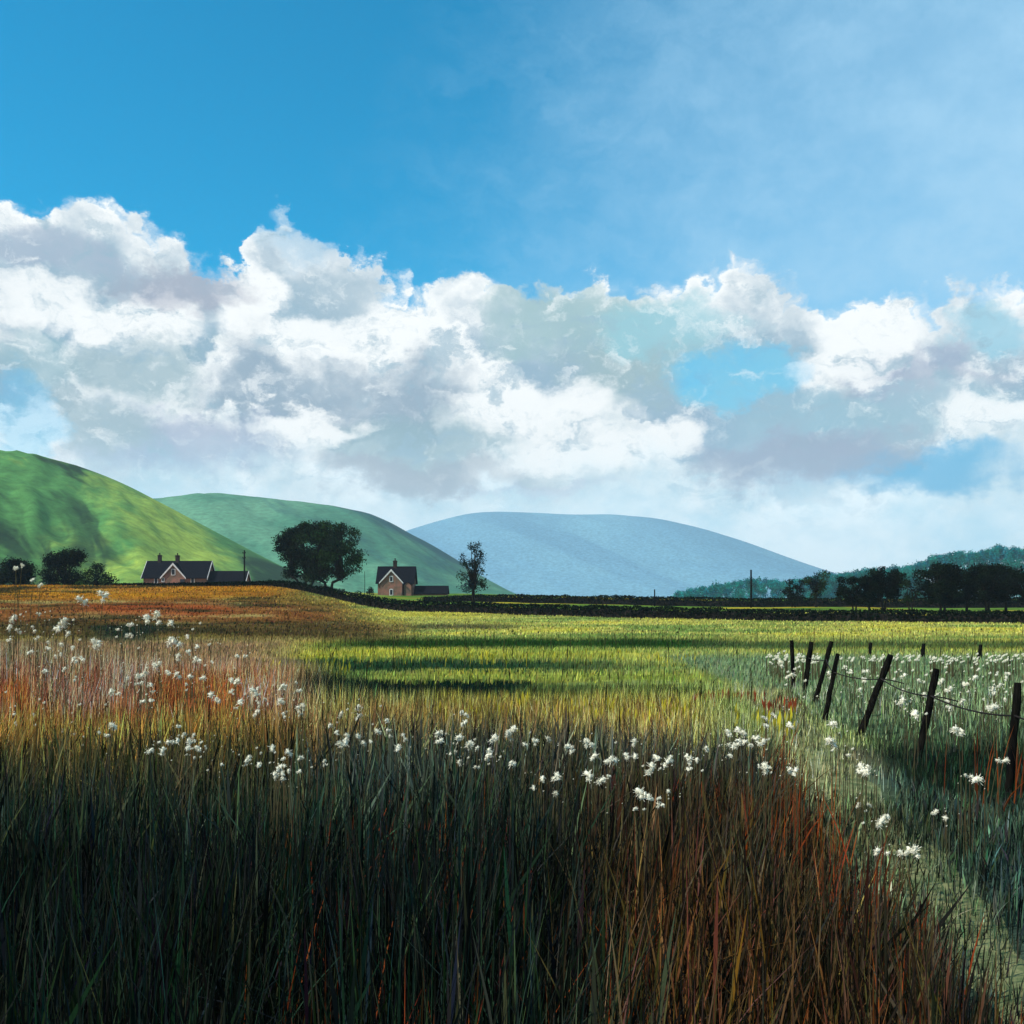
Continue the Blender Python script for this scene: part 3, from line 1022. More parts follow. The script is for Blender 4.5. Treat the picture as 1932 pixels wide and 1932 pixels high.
def tree(name, label, u, Y, v_top, v_base, width_u, cols, group=None, trunk_h=0.28, stems=1, spread=1.0, per=420, leaf=0.13, nb=26, shape='round', crown_r=0.17, cat='tree', lean=0.0, hollow=0.3):
    g = pt(u, v_base, Y)
    gzv = float(gz(g.x, g.y))
    root = empty(name, (g.x, g.y, gzv))
    H = (CAM_H + (V0 - v_top) * K * Y) - gzv
    W = width_u * K * Y
    tag(root, label, cat, group)
    # crown blobs
    cs, rs = [], []
    z0 = H * trunk_h
    for i in range(nb):
        for _ in range(60):
            a = random.uniform(0, 2 * math.pi)
            s = random.uniform(0, 1)
            if shape == 'round':
                prof = math.sin(math.pi * (0.12 + 0.80 * s)) ** 0.6
            elif shape == 'orb':
                prof = math.sqrt(max(0.0, 1 - ((s - 0.47) / 0.55) ** 2)) ** 0.8
            elif shape == 'dome':
                prof = math.sqrt(max(0.0, 1 - s ** 2.4)) * (0.75 + 0.25 * min(1, s * 4))
            elif shape == 'slim':
                prof = 0.55 + 0.45 * math.sin(math.pi * min(1, 0.1 + 0.9 * s))
            elif shape == 'fan':
                prof = 0.35 + 0.75 * s if s < 0.8 else 0.9
            else:
                prof = math.sin(math.pi * (0.15 + 0.8 * s)) ** 0.8
            rr = random.random() ** 0.5
            p = (math.cos(a) * rr * prof * W * 0.5 * 0.86, math.sin(a) * rr * prof * W * 0.42, z0 + s * (H - z0) * 0.94)
            r = random.uniform(0.75, 1.25) * crown_r * min(W, (H - z0) * 1.1)
            if p[2] + r * 0.7 > H: continue
            break
        cs.append((p[0] + lean * W * (p[2] / H), p[1], p[2])); rs.append(r)
    # trunk and limbs
    mb = MB()
    bases = [(0, 0)] if stems == 1 else [((i - (stems - 1) / 2) * 0.22 * W * 0.3, random.uniform(-.2, .2)) for i in range(stems)]
    r0 = max(0.06, 0.028 * H / stems ** 0.4)
    for (bx, by) in bases:
        top = Vector((bx * 2.2 * spread + lean * W * 0.3, by, z0 * 1.15))
        pts = [Vector((bx, by, -0.15)), Vector((bx * 1.1, by, z0 * 0.4)), Vector((bx * 1.6, by, z0 * 0.8)), top]
        mb.tube(pts, [r0 * 1.5, r0 * 1.05, r0 * 0.9, r0 * 0.75], 7, jit=0.1)
        targets = sorted(range(len(cs)), key=lambda i: (cs[i][0] - bx * 3) ** 2)[:max(6, int(len(cs) / len(bases)))]
        for i in targets:
            e = Vector(cs[i])
            q = random.uniform(0.5, 1.0)
            st = pts[2].lerp(top, q)
            mid = st.lerp(e, 0.5) + Vector((random.uniform(-.1, .1) * W * .4, random.uniform(-.1, .1) * W * .4, 0.07 * H))
            mb.tube([st, mid, e, e + (e - mid) * 0.35], [r0 * 0.42, r0 * 0.27, r0 * 0.14, r0 * 0.06], 5, jit=0.1)
    mb.build('trunk', M_BARK, root, True)
    me = leaves_mesh('crown', cs, rs, per, leaf, cols, 0.8, hollow)
    link('crown', me, M_FOL, root)
    return root


def bush(name, label, u, Y, v_top, v_base, width_u, cols, group=None, per=420, leaf=0.1, nb=14, cat='bush'):
    return tree(name, label, u, Y, v_top, v_base, width_u, cols, group, trunk_h=0.08, per=per, leaf=leaf, nb=nb, shape='dome', crown_r=0.24, cat=cat, hollow=0.2)


tree('broadleaf_tree', 'large round dark tree left of the pair, with several thin stems', 576, 132, 984, 1113, 146, DARK, 'pair of large trees beside the cottages', 0.2, 3, 1.4, 330, 0.16, 84, 'orb', 0.105, lean=0.04)
tree('broadleaf_tree', 'large spreading tree with a forked trunk, right of the pair', 620, 129, 981, 1114, 146, GREEN, 'pair of large trees beside the cottages', 0.2, 2, 2.6, 260, 0.16, 80, 'orb', 0.1, lean=0.03)
tree('slim_tree', 'slim sparse young tree standing alone right of the small cottage', 893, 112, 1023, 1138, 66, BLUISH, None, 0.24, 1, 1.0, 230, 0.12, 34, 'orb', 0.15, hollow=0.15)
# left: dark bushy trees
bush('bushy_tree', 'dark bushy tree cut by the left edge behind the knoll', 28, 122, 1042, 1112, 92, DARKB, 'dark bushy trees behind the knoll', 330, 0.15, 22, 'tree')
bush('bushy_tree', 'largest dark bushy tree in the clump left of the long cottage', 122, 124, 1034, 1112, 98, DARKB, 'dark bushy trees behind the knoll', 330, 0.15, 24, 'tree')
bush('bushy_tree', 'lower green tinged bushy tree at the right end of the left clump', 182, 121, 1062, 1113, 66, GREEN, 'dark bushy trees behind the knoll', 330, 0.14, 16, 'tree')
# small bushes around the cottages
bush('bush', 'small bluish bush left of the long brick cottage', 258, 150, 1099, 1108, 26, BLUISH, 'garden bushes', 500, 0.1, 8)
bush('bush', 'small round bush left of the pair of large trees', 511, 132, 1090, 1110, 20, BLUISH, 'garden bushes', 500, 0.1, 8)
bush('bush', 'dark upright bush against the left end of the small cottage', 697, 163, 1100, 1127, 17, DARKB, 'garden bushes', 500, 0.1, 9)
bush('bush', 'low dark bush between the large trees and the small cottage', 672, 150, 1113, 1126, 34, DARK, 'garden bushes', 500, 0.1, 9)
bush('bush', 'low spreading bush under the right side of the large trees', 640, 140, 1110, 1120, 30, DARK, 'garden bushes', 500, 0.1, 9)

RT = 'dark trees behind the hedge on the right'
tree('thorn_tree', 'low wide thorn tree on the far hedge, leftmost of the right hand trees', 1497, 123, 1091, 1138, 72, DARKB, RT, 0.2, 2, 1.5, 330, 0.13, 22, 'fan', 0.15)
tree('pine_tree', 'open spiky topped tree rising above the far hedge beside the thorn', 1540, 121, 1073, 1138, 56, BLUISH, RT, 0.3, 1, 1.0, 300, 0.13, 20, 'fan', 0.17)
tree('thorn_tree', 'dark tree with a leaning bare trunk left of the denser trees', 1612, 96, 1083, 1162, 74, DARKB, RT, 0.3, 2, 1.5, 560, 0.13, 32, 'round', 0.17, lean=-0.05)
tree('thorn_tree', 'tall dark tree close behind the leaning trunked one', 1668, 100, 1068, 1160, 78, DARKB, RT, 0.3, 2, 1.5, 560, 0.13, 34, 'round', 0.17)
tree('thorn_tree', 'small thin thorn tree in the gap between two large dark trees', 1718, 94, 1090, 1160, 60, DARK, RT, 0.34, 2, 1.6, 300, 0.11, 16, 'fan', 0.16)
tree('thorn_tree', 'largest black tree with a broad dense crown at the right', 1778, 96, 1060, 1163, 100, DARKB, RT, 0.28, 2, 1.2, 560, 0.13, 46, 'round', 0.18)
tree('thorn_tree', 'tall ragged dark tree right of the broad dense crown', 1862, 97, 1062, 1160, 92, DARKB, RT, 0.3, 2, 1.3, 520, 0.13, 42, 'slim', 0.17)
tree('thorn_tree', 'dark tree cut by the right edge of the view', 1936, 93, 1066, 1160, 90, DARKB, RT, 0.3, 1, 1.2, 520, 0.13, 34, 'round', 0.18)


tree('thorn_tree', 'slender dark tree squeezed in just right of the broad dense crown', 1824, 98, 1076, 1161, 52, DARKB, RT, 0.28, 1, 1.2, 520, 0.13, 20, 'slim', 0.19)
tree('thorn_tree', 'narrow dark tree just left of the one cut by the right edge', 1898, 99, 1070, 1160, 52, DARKB, RT, 0.28, 1, 1.2, 520, 0.13, 20, 'slim', 0.19)
tree('thorn_tree', 'short dense dark tree between the leaning trunked tree and the tall one beside it', 1640, 102, 1086, 1160, 48, DARKB, RT, 0.25, 1, 1.2, 520, 0.13, 18, 'round', 0.2)


def hedge(label, line, thick, cols, per_m, leaf, fill):
    """line: (u, Y, height); a dense low hedge of leaves on a woody core"""
    pts = [((u - U0) * K * Y, Y, h) for u, Y, h in line]
    root = empty('hedge', (pts[0][0], pts[0][1], float(gz(pts[0][0], pts[0][1]))))
    tag(root, label, 'hedge', 'hedges across the fields')
    off = root.location
    P, core_l = [], []
    for (a, b) in zip(pts[:-1], pts[1:]):
        L = math.hypot(b[0] - a[0], b[1] - a[1])
        n = int(L * per_m)
        s = RNG.random(n)
        x = a[0] + (b[0] - a[0]) * s + RNG.normal(0, thick * 0.28, n)
        y = a[1] + (b[1] - a[1]) * s + RNG.normal(0, thick * 0.33, n)
        h = a[2] + (b[2] - a[2]) * s
        hh = h * (0.82 + 0.36 * fbm(x * 0.7, y * 0.05 + 3, 4))
        z = gz(x, y) + hh * RNG.random(n) ** 0.7
        P.append(np.stack([x, y, z], -1))
        m = max(2, int(L / 1.5))
        for k in range(m):
            q = k / m
            core_l.append((a[0] + (b[0] - a[0]) * q, a[1] + (b[1] - a[1]) * q, (a[2] + (b[2] - a[2]) * q)))
    P = np.concatenate(P)
    n = len(P)
    a = RNG.normal(0, 1, (n, 3)); a /= np.linalg.norm(a, axis=1)[:, None]
    b = np.cross(a, RNG.normal(0, 1, (n, 3))); b /= np.linalg.norm(b, axis=1)[:, None]
    s = (leaf * RNG.uniform(0.5, 1.4, n))[:, None]
    V = np.stack([P - a * s, P + b * s * 0.5, P + a * s, P - b * s * 0.5], 1).reshape(-1, 3) - np.array(off)
    C = np.array(cols)[RNG.integers(len(cols), size=n)] * np.exp(RNG.normal(0, 0.35, n))[:, None]
    me = np_mesh('foliage', V, np.arange(4 * n), np.full(n, 4), np.repeat(C, 4, 0))
    link('foliage', me, M_FOL, root)
    # woody core: an uneven bank of stems
    CV = []
    for (x, y, h) in core_l:
        z = float(gz(x, y))
        hh = h * random.uniform(0.55, 0.8) * fill
        for dy, k in ((-0.3, 0), (-0.2, .8), (0, 1.0), (0.2, .8), (0.3, 0)):
            CV.append((x - off.x, y + dy * thick - off.y, z - 0.15 + (hh + 0.15) * k - off.z))
    nc, nr = 5, len(core_l)
    i = np.arange(nr - 1)[:, None] * nc + np.arange(nc - 1)[None]
    f = np.stack([i, i + nc, i + 1 + nc, i + 1], -1).reshape(-1)
    link('stems', np_mesh('stems', np.array(CV), f, np.full((nr - 1) * (nc - 1), 4)), M_BARK, root)


hedge('near low black hedge crossing the whole field from the knoll to the right',
      [(215, 106, 0.35), (350, 105, 0.5), (480, 103, 0.6), (600, 101, 0.95), (700, 99, 1.1), (800, 96, 1.05), (960, 91, 1.0), (1200, 83, 0.95), (1450, 77, 0.9), (1700, 72, 0.9), (1932, 68, 0.9), (2250, 64, 0.9)],
      1.3, DARKB, 330, 0.11, 1.0)
hedge('farther dark hedge along the skyline right of the slim tree',
      [(800, 134, 0.6), (900, 132, 0.9), (1050, 130, 1.1), (1250, 128, 1.15), (1500, 126, 1.15), (1750, 124, 1.2), (2000, 123, 1.2), (2300, 122, 1.2)],
      1.5, DARKB, 260, 0.14, 1.0)


def woodland():
    outline = [(1265, 1117), (1330, 1108), (1390, 1097), (1440, 1092), (1475, 1098), (1510, 1095), (1550, 1086), (1600, 1083), (1640, 1075), (1700, 1072), (1740, 1062),
               (1765, 1050), (1805, 1043), (1840, 1046), (1880, 1033), (1932, 1037), (2050, 1030), (2300, 1036)]
    us = [p[0] for p in outline]; vs = [p[1] for p in outline]
    cs, rs = [], []
    for i in range(1900):
        u = 1270 + 1030 * random.random() ** 0.8
        Y = random.uniform(430, 520)
        vt = np.interp(u, us, vs) + random.uniform(-3, 3)
        zt = CAM_H + (V0 - vt) * K * Y
        r = random.uniform(1.2, 2.7) * (0.4 + 0.6 * min(1, zt / 12))
        z = zt - r * random.uniform(0.5, 1.2) if random.random() < 0.35 else random.uniform(0.0, max(0.6, zt - r))
        cs.append(((u - U0) * K * Y, Y, z)); rs.append(r)
    me = leaves_mesh('woodland', cs, rs, 44, 0.46, [(0.008, 0.16, 0.15), (0.010, 0.19, 0.15), (0.006, 0.14, 0.17)], 1.1, 0.2)
    tag(link('woodland', me, M_FOL), 'far blue green wood along the horizon behind the dark trees', 'woodland', None, 'stuff')


woodland()


# ------------------------------------------------------------------ cottages
def gable_roof_mesh(x0, x1, y0, y1, ze, zr, over=0.3, th=0.14, axis='x'):
    """pitched roof slab pair; axis = direction of the ridge"""
    mb = MB()
    if axis == 'x':
        ym = (y0 + y1) / 2
        k = (zr - ze) / (ym - y0)
        sec = [(x0 - over, y0 - over, ze - k * over), (x0 - over, ym, zr), (x0 - over, y1 + over, ze - k * over), (x0 - over, y1 + over, ze - k * over + th), (x0 - over, ym, zr + th), (x0 - over, y0 - over, ze - k * over + th)]
        mb.prism(sec, (0, 0, 0), (x1 - x0 + 2 * over, 0, 0))
    else:
        xm = (x0 + x1) / 2
        k = (zr - ze) / (xm - x0)
        sec = [(x0 - over, y0 - over, ze - k * over), (xm, y0 - over, zr), (x1 + over, y0 - over, ze - k * over), (x1 + over, y0 - over, ze - k * over + th), (xm, y0 - over, zr + th), (x0 - over, y0 - over, ze - k * over + th)]
        mb.prism(sec, (0, 0, 0), (0, y1 - y0 + over, 0))
    return mb


def verge_x(mb, x, y0, y1, ze, zr, over, w=0.22, t=0.07):
    """bargeboards on a gable that faces along x"""
    ym = (y0 + y1) / 2
    k = (zr - ze) / (ym - y0)
    for s, ya in ((-1, y0), (1, y1)):
        e = (x, ya + s * over, ze - k * over + 0.16)
        mb.prism([e, (x, ym, zr + 0.16), (x, ym, zr - w), (e[0], e[1], e[2] - w - 0.1)], (-t / 2, 0, 0), (t / 2, 0, 0))


def verge_y(mb, y, x0, x1, ze, zr, over, w=0.24, t=0.07):
    xm = (x0 + x1) / 2
    k = (zr - ze) / (xm - x0)
    for s, xa in ((-1, x0), (1, x1)):
        e = (xa + s * over, y, ze - k * over + 0.16)
        mb.prism([e, (xm, y, zr + 0.16), (xm, y, zr - w), (e[0], e[1], e[2] - w - 0.05)], (0, -t / 2, 0), (0, t / 2, 0))


def window(root, x, z, w, h, y, arch=False):
    f = MB()
    d = 0.1
    f.box((x - w / 2 - d, y - 0.05, z - h / 2 - d), (x - w / 2, y + 0.02, z + h / 2 + d))
    f.box((x + w / 2, y - 0.05, z - h / 2 - d), (x + w / 2 + d, y + 0.02, z + h / 2 + d))
    f.box((x - w / 2, y - 0.05, z + h / 2), (x + w / 2, y + 0.02, z + h / 2 + d * (1.6 if arch else 1)))
    f.box((x - w / 2, y - 0.09, z - h / 2 - d), (x + w / 2, y + 0.02, z - h / 2))
    fo = f.build('window', M_WHITE, root)
    MB().box((x - w / 2, y - 0.02, z - h / 2), (x + w / 2, y + 0.01, z + h / 2)).build('pane', M_GLASS, fo)


def chimney(roof, x, y, z0, z1, w, d, pots=1):
    mb = MB()
    mb.box((x - w / 2, y - d / 2, z0), (x + w / 2, y + d / 2, z1 - 0.32))
    mb.box((x - w / 2 - 0.07, y - d / 2 - 0.07, z1 - 0.32), (x + w / 2 + 0.07, y + d / 2 + 0.07, z1 - 0.2))
    mb.box((x - w / 2 + 0.02, y - d / 2 + 0.02, z1 - 0.2), (x + w / 2 - 0.02, y + d / 2 - 0.02, z1 - 0.1))
    c = mb.build('chimney', M_CHIM, roof)
    m2 = MB()
    m2.tube([(x, y, z1 - 0.12), (x, y, z1 + 0.1), (x, y, z1 + 0.3)], [0.12, 0.1, 0.12], 8)
    m2.build('chimney_pot', M_CHIM, c)


def cottage_long():
    Y = 180.0
    s = K * Y
    g = pt(330, 1112, Y)
    zb = float(gz(g.x, Y + 2)) - 0.1
    root = empty('cottage', (g.x, Y, zb))
    tag(root, 'long low brick cottage with a slate roof, central front gable and two chimneys', 'cottage')
    z = lambda v: CAM_H + (V0 - v) * s - zb
    X = lambda u: (u - U0) * s - g.x
    x0, x1, D = X(270.5), X(388.5), 5.4
    ze, zr = z(1088.5), z(1060) + 0.05
    zr_l = CAM_H + (V0 - 1059.5) * K * (Y + D / 2) - zb
    # walls with gable ends
    mb = MB()
    mb.prism([(x0, 0, -0.3), (x0, D, -0.3), (x0, D, ze), (x0, D / 2, zr_l - 0.02), (x0, 0, ze)], (0, 0, 0), (x1 - x0, 0, 0))
    ga, gb = X(306.5), X(350)
    gm = X(326.8)
    za = z(1063.5)
    mb.prism([(ga, 0, -0.3), (gb, 0, -0.3), (gb, 0, ze), (gm, 0, za), (ga, 0, ze)], (0, -0.35, 0), (0, 1.2, 0))
    mb.build('wall', M_BRICK, root)
    roof = gable_roof_mesh(x0, x1, 0, D, ze, zr_l, 0.3).build('roof', M_SLATE, root)
    xm = (ga + gb) / 2
    fr = gable_roof_mesh(ga, gb, -0.35, 2.4, ze, za, 0.22, 0.13, 'y').build('gable_roof', M_SLATE, root)
    b = MB(); verge_y(b, -0.35 - 0.22 - 0.04, ga, gb, ze, za, 0.24, 0.26); b.build('bargeboard', M_WHITE, fr)
    b = MB(); verge_x(b, x0 - 0.34, 0, D, ze, zr_l, 0.32); b.build('bargeboard', M_WHITE, roof)
    b = MB(); verge_x(b, x1 + 0.34, 0, D, ze, zr_l, 0.32); b.build('bargeboard', M_WHITE, roof)
    for u, w in ((301.5, 0.55), (335, 0.6)):
        chimney(roof, (u - U0) * K * (Y + D / 2) - g.x, D / 2, zr_l - 0.4, CAM_H + (V0 - (1046 if u < 310 else 1046.5)) * K * (Y + D / 2) - zb, w, 0.7)
    window(root, xm, z(1079.5), 0.55, 0.95, -0.37)
    window(root, X(294.5), z(1095.5), 0.5, 0.85, -0.02)
    window(root, X(363.5), z(1095.8), 0.5, 0.85, -0.02)
    window(root, X(309), z(1094), 0.3, 0.6, -0.37)
    MB().box((X(341), -0.41, -0.1), (X(341) + 0.85, -0.33, 1.85)).build('door', M_DOOR, root)
    # low wing on the right
    wx0, wx1 = x1 + 0.003, X(459)
    we, wr = z(1098.8), CAM_H + (V0 - 1078.5) * K * (Y + 2.6) - zb
    mb = MB()
    mb.prism([(wx0, 0.6, -0.3), (wx0, 4.6, -0.3), (wx0, 4.6, we), (wx0, 2.6, wr - 0.02), (wx0, 0.6, we)], (0, 0, 0), (wx1 - wx0, 0, 0))
    mb.build('wing_wall', M_BRICK, root)
    r2 = gable_roof_mesh(wx0 + 0.3, wx1, 0.6, 4.6, we, wr, 0.25).build('wing_roof', M_SLATE, root)
    b = MB(); verge_x(b, wx1 + 0.29, 0.6, 4.6, we, wr, 0.27, 0.18); b.build('bargeboard', M_WHITE, r2)


cottage_long()


def cottage_small():
    Y = 168.0
    s = K * Y
    g = pt(740, 1126, Y)
    zb = float(gz(g.x, Y)) - 0.05
    root = empty('cottage', (g.x, Y, zb))
    tag(root, 'small square brick cottage with one chimney and a tall front gable', 'cottage')
    z = lambda v: CAM_H + (V0 - v) * s - zb
    X = lambda u: (u - U0) * s - g.x
    x0, x1, D = X(711), X(777.5), 5.2
    f = 1.1                                            # the gable stands in front of the main wall
    ze = z(1098)
    zr = CAM_H + (V0 - 1070) * K * (Y + f + D / 2) - zb
    mb = MB()
    mb.prism([(x0, f, -0.4), (x0, f + D, -0.4), (x0, f + D, ze), (x0, f + D / 2, zr - 0.02), (x0, f, ze)], (0, 0, 0), (x1 - x0, 0, 0))
    ga, gb = X(718), X(758.5)
    xm, za = (ga + gb) / 2, z(1075.5)
    mb.prism([(ga, 0, -0.4), (gb, 0, -0.4), (gb, 0, ze), (xm, 0, za), (ga, 0, ze)], (0, 0, 0), (0, f + 0.6, 0))
    mb.build('wall', M_BRICK, root)
    roof = gable_roof_mesh(x0, x1, f, f + D, ze, zr, 0.34).build('roof', M_SLATE, root)
    fr = gable_roof_mesh(ga, gb, 0, f + 2.2, ze, za, 0.2, 0.13, 'y').build('gable_roof', M_SLATE, root)
    b = MB(); verge_y(b, -0.24, ga, gb, ze, za, 0.22, 0.2); b.build('bargeboard', M_WHITE, fr)
    cx = (745.5 - U0) * K * (Y + f + D / 2) - g.x
    chimney(roof, cx, f + D / 2, zr - 0.4, CAM_H + (V0 - 1056.5) * K * (Y + f + D / 2) - zb, 0.62, 0.7)
    window(root, xm, z(1092.5), 0.42, 0.75, -0.02, True)
    window(root, xm, z(1117.5), 0.42, 0.85, -0.02, True)
    # small pointed porch between gable and wing
    pa, pb = X(761.8), X(775.5)
    mb = MB()
    mb.prism([(pa, 0.35, -0.4), (pb, 0.35, -0.4), (pb, 0.35, z(1104)), ((pa + pb) / 2, 0.35, z(1098.5)), (pa, 0.35, z(1104))], (0, 0, 0), (0, 0.74, 0))
    p = mb.build('porch', M_BRICK, root)
    gable_roof_mesh(pa, pb, 0.35, 1.2, z(1104), z(1098.5), 0.1, 0.08, 'y').build('porch_roof', M_SLATE, p)
    # low wing
    wx0, wx1 = x1 + 0.35, X(842)
    we, wr = z(1119.5), CAM_H + (V0 - 1106.5) * K * (Y + 3.4) - zb
    mb = MB()
    mb.prism([(wx0, 1.6, -0.5), (wx0, 5.2, -0.5), (wx0, 5.2, we), (wx0, 3.4, wr - 0.02), (wx0, 1.6, we)], (-0.35, 0, 0), (wx1 - wx0, 0, 0))
    mb.build('wing_wall', M_BRICK, root)
    gable_roof_mesh(wx0, wx1, 1.6, 5.2, we, wr, 0.2).build('wing_roof', M_SLATE, root)


cottage_small()


# ------------------------------------------------------------------ poles
def pole(name, label, u, Y, v_top, v_base, r, arms=()):
    g = pt(u, v_base, Y)
    zb = float(gz(g.x, Y))
    root = empty(name, (g.x, Y, zb))
    tag(root, label, 'pole')
    H = CAM_H + (V0 - v_top) * K * Y - zb
    MB().tube([(0, 0, -0.3), (0.02, 0, H * 0.5), (0, 0, H)], [r, r * 0.9, r * 0.75], 8).build('shaft', M_POST, root, True)
    for (za, hw) in arms:
        c = MB().box((-hw, -r - 0.09, H - za - 0.06), (hw, -r + 0.01, H - za + 0.06)).build('crossarm', M_POST, root)
        for sx in (-0.85, 0.85):
            MB().tube([(sx * hw, -r - 0.04, H - za + 0.05), (sx * hw, -r - 0.04, H - za + 0.22)], [0.05, 0.04], 6).build('insulator', M_POST, c)


pole('utility_pole', 'tall dark pole with short crossarms at the right end of the long cottage', 461, 176, 1038, 1108, 0.16, ((0.5, 0.3), (1.4, 0.28)))
pole('utility_pole', 'plain dark pole standing alone on the far hedge line', 1417, 121, 1075, 1138, 0.13)
pole('marker_post', 'short dark stake on the skyline left of the plain pole', 1235, 124, 1112, 1138, 0.1)
pole('garden_post', 'thin dark post between the large trees and the small cottage', 688, 155, 1078, 1124, 0.05)


# ------------------------------------------------------------------ fence
def fence():
    data = [  # top u, top v, foot u, Y, radius
        (1494, 1208, 1497, 19.6, 0.062), (1531, 1211, 1516, 18.4, 0.066), (1569, 1210, 1536, 17.0, 0.06), (1581, 1233, 1556, 15.5, 0.058),
        (1681, 1235, 1622, 13.85, 0.066), (1767, 1262, 1733, 11.7, 0.064), (1921, 1288, 1902, 9.6, 0.056), (2190, 1330, 2180, 7.6, 0.06)]
    p0 = pt(data[4][2], 1385, data[4][3])
    root = empty('wire_fence', (p0.x, p0.y, float(gz(p0.x, p0.y))))
    off = root.location.copy()
    tag(root, 'old leaning black posts joined by one slack wire along the path', 'fence')
    hold = []
    for (ut, vt, ub, Y, r) in data:
        top = pt(ut, vt, Y + random.uniform(-0.12, 0.12))
        fx = (ub - U0) * K * Y
        foot = Vector((fx, Y, float(gz(fx, Y))))
        d = (top - foot)
        a = foot - d * 0.18
        mb = MB()
        n = 9
        pts = [a.lerp(top, k / (n - 1)) - off + Vector((random.uniform(-.006, .006), random.uniform(-.006, .006), 0)) for k in range(n)]
        r = r * 0.68
        mb.tube(pts, [r * random.uniform(0.9, 1.08) for _ in range(n - 1)] + [r * 0.82], 9, jit=0.09)
        mb.build('post', M_POST, root, False)
        hold.append(foot.lerp(top, 0.72 if Y > 14 else 0.7) + Vector((-0.02, -r * 1.0, 0)) - off)
    for a, b in zip(hold[1:-1], hold[2:]):
        L = (b - a).length
        pts = []
        for k in range(13):
            q = k / 12
            p = a.lerp(b, q)
            p.z -= 0.05 * L * 4 * q * (1 - q) * 0.5
            pts.append(p)
        MB().tube(pts, 0.009, 5).build('wire', M_WIRE, root)
    # short broken ends
    for i in (4, 5):
        a = hold[i]
        MB().tube([a, a + Vector((0.14, -0.03, -0.02)), a + Vector((0.3, -0.04, -0.06))], 0.008, 5).build('wire', M_WIRE, root)


fence()

for (u, vt, Y, lab) in ((1641, 1212, 33.0, 'short dark stump post in the far field, leftmost of three'), (1741, 1214, 32.0, 'short dark stump post in the far field, middle of three'),
                        (1848, 1216, 31.0, 'short dark stump post in the far field, rightmost of three')):
    x = (u - U0) * K * Y
    zb = float(gz(x, Y))
    H = CAM_H + (V0 - vt) * K * Y - zb
    mb = MB()
    mb.tube([(0, 0, -0.2), (0.01, 0, H * 0.5), (0.03, 0, H * 0.94), (0.03, 0, H)], [0.065, 0.06, 0.055, 0.04], 8, jit=0.1)
    o = mb.build('stump_post', M_POST)
    o.location = (x, Y, zb)
    tag(o, lab, 'post', 'stump posts in the far field')


# ------------------------------------------------------------------ cotton grass
def cotton_head_mesh(k):
    rr = random.Random(100 + k)
    V, F = [], []
    tufts = [(0, 0, 0, 1.0)] + [(rr.uniform(-.6, .6), rr.uniform(-.5, .5), rr.uniform(-.7, .2), rr.uniform(.45, .8)) for _ in range(1 + k % 3)]
    for (tx, ty, tz, ts) in tufts:
        dr = Vector((rr.uniform(-0.5, 0.7), rr.uniform(-0.5, 0.5), rr.uniform(0.2, 1.0))).normalized()
        # fluffy core
        bm = bmesh.new()
        bmesh.ops.create_icosphere(bm, subdivisions=2, radius=0.5)
        i0 = len(V)
        q = dr.to_track_quat('Z', 'Y')
        for v in bm.verts:
            p = v.co * (1 + rr.uniform(-0.28, 0.28))
            p = Vector((p.x * 0.62, p.y * 0.62, p.z * 1.15 + 0.45))
            V.append((q @ p) * ts + Vector((tx, ty, tz)))
        for f in bm.faces:
            F.append([i0 + v.index for v in f.verts])
        bm.free()
        for _ in range(46):
            d = (dr * rr.uniform(0.25, 1.1) + Vector((rr.gauss(0, .55), rr.gauss(0, .55), rr.gauss(-0.1, .5)))).normalized()
            c = Vector((tx, ty, tz)) + dr * 0.35 * ts
            L = rr.uniform(0.55, 1.05) * ts
            s = d.cross(Vector((rr.uniform(-1, 1), rr.uniform(-1, 1), rr.uniform(-1, 1)))).normalized() * 0.05
            i0 = len(V)
            V += [c - s, c + s, c + d * L + s * 0.4 + Vector((0, 0, -0.12 * L)), c + d * L - s * 0.4 + Vector((0, 0, -0.12 * L))]
            F.append([i0, i0 + 1, i0 + 2, i0 + 3])
    me = bpy.data.meshes.new('flower_head')
    me.from_pydata([tuple(v) for v in V], [], F)
    me.materials.append(M_COTTON)
    return me


def stem_mesh(k):
    rr = random.Random(50 + k)
    mb = MB()
    b = rr.uniform(-0.08, 0.08)
    pts = [(b * q * q - b, 0.04 * math.sin(q * 3 + k) - 0.04 * math.sin(3 + k), q) for q in (0, .2, .4, .6, .8, 1.0)]   # ends exactly over the origin at z = 1
    mb.tube([(x, y, z) for x, y, z in pts], [0.0034, 0.0032, 0.003, 0.0028, 0.0026, 0.0024], 5)
    me = mb.mesh('stem')
    me.materials.append(M_STEM)
    return me


HEADS = [cotton_head_mesh(k) for k in range(7)]
STEMS = [stem_mesh(k) for k in range(4)]
CG = 'white cotton grass plants'


_YS = np.geomspace(2.8, 46, 160)


def solve_spot(u, v, h):
    """where a plant about h tall stands so that its head is seen in direction (u, v)"""
    x = (u - U0) * K * _YS
    hh = CAM_H - (v - V0) * K * _YS - gz(x, _YS)
    i = int(np.argmin(np.abs(hh - h) + 0.004 * np.abs(_YS - 12)))
    return float(_YS[i]), float(x[i]), float(max(0.15, hh[i]))


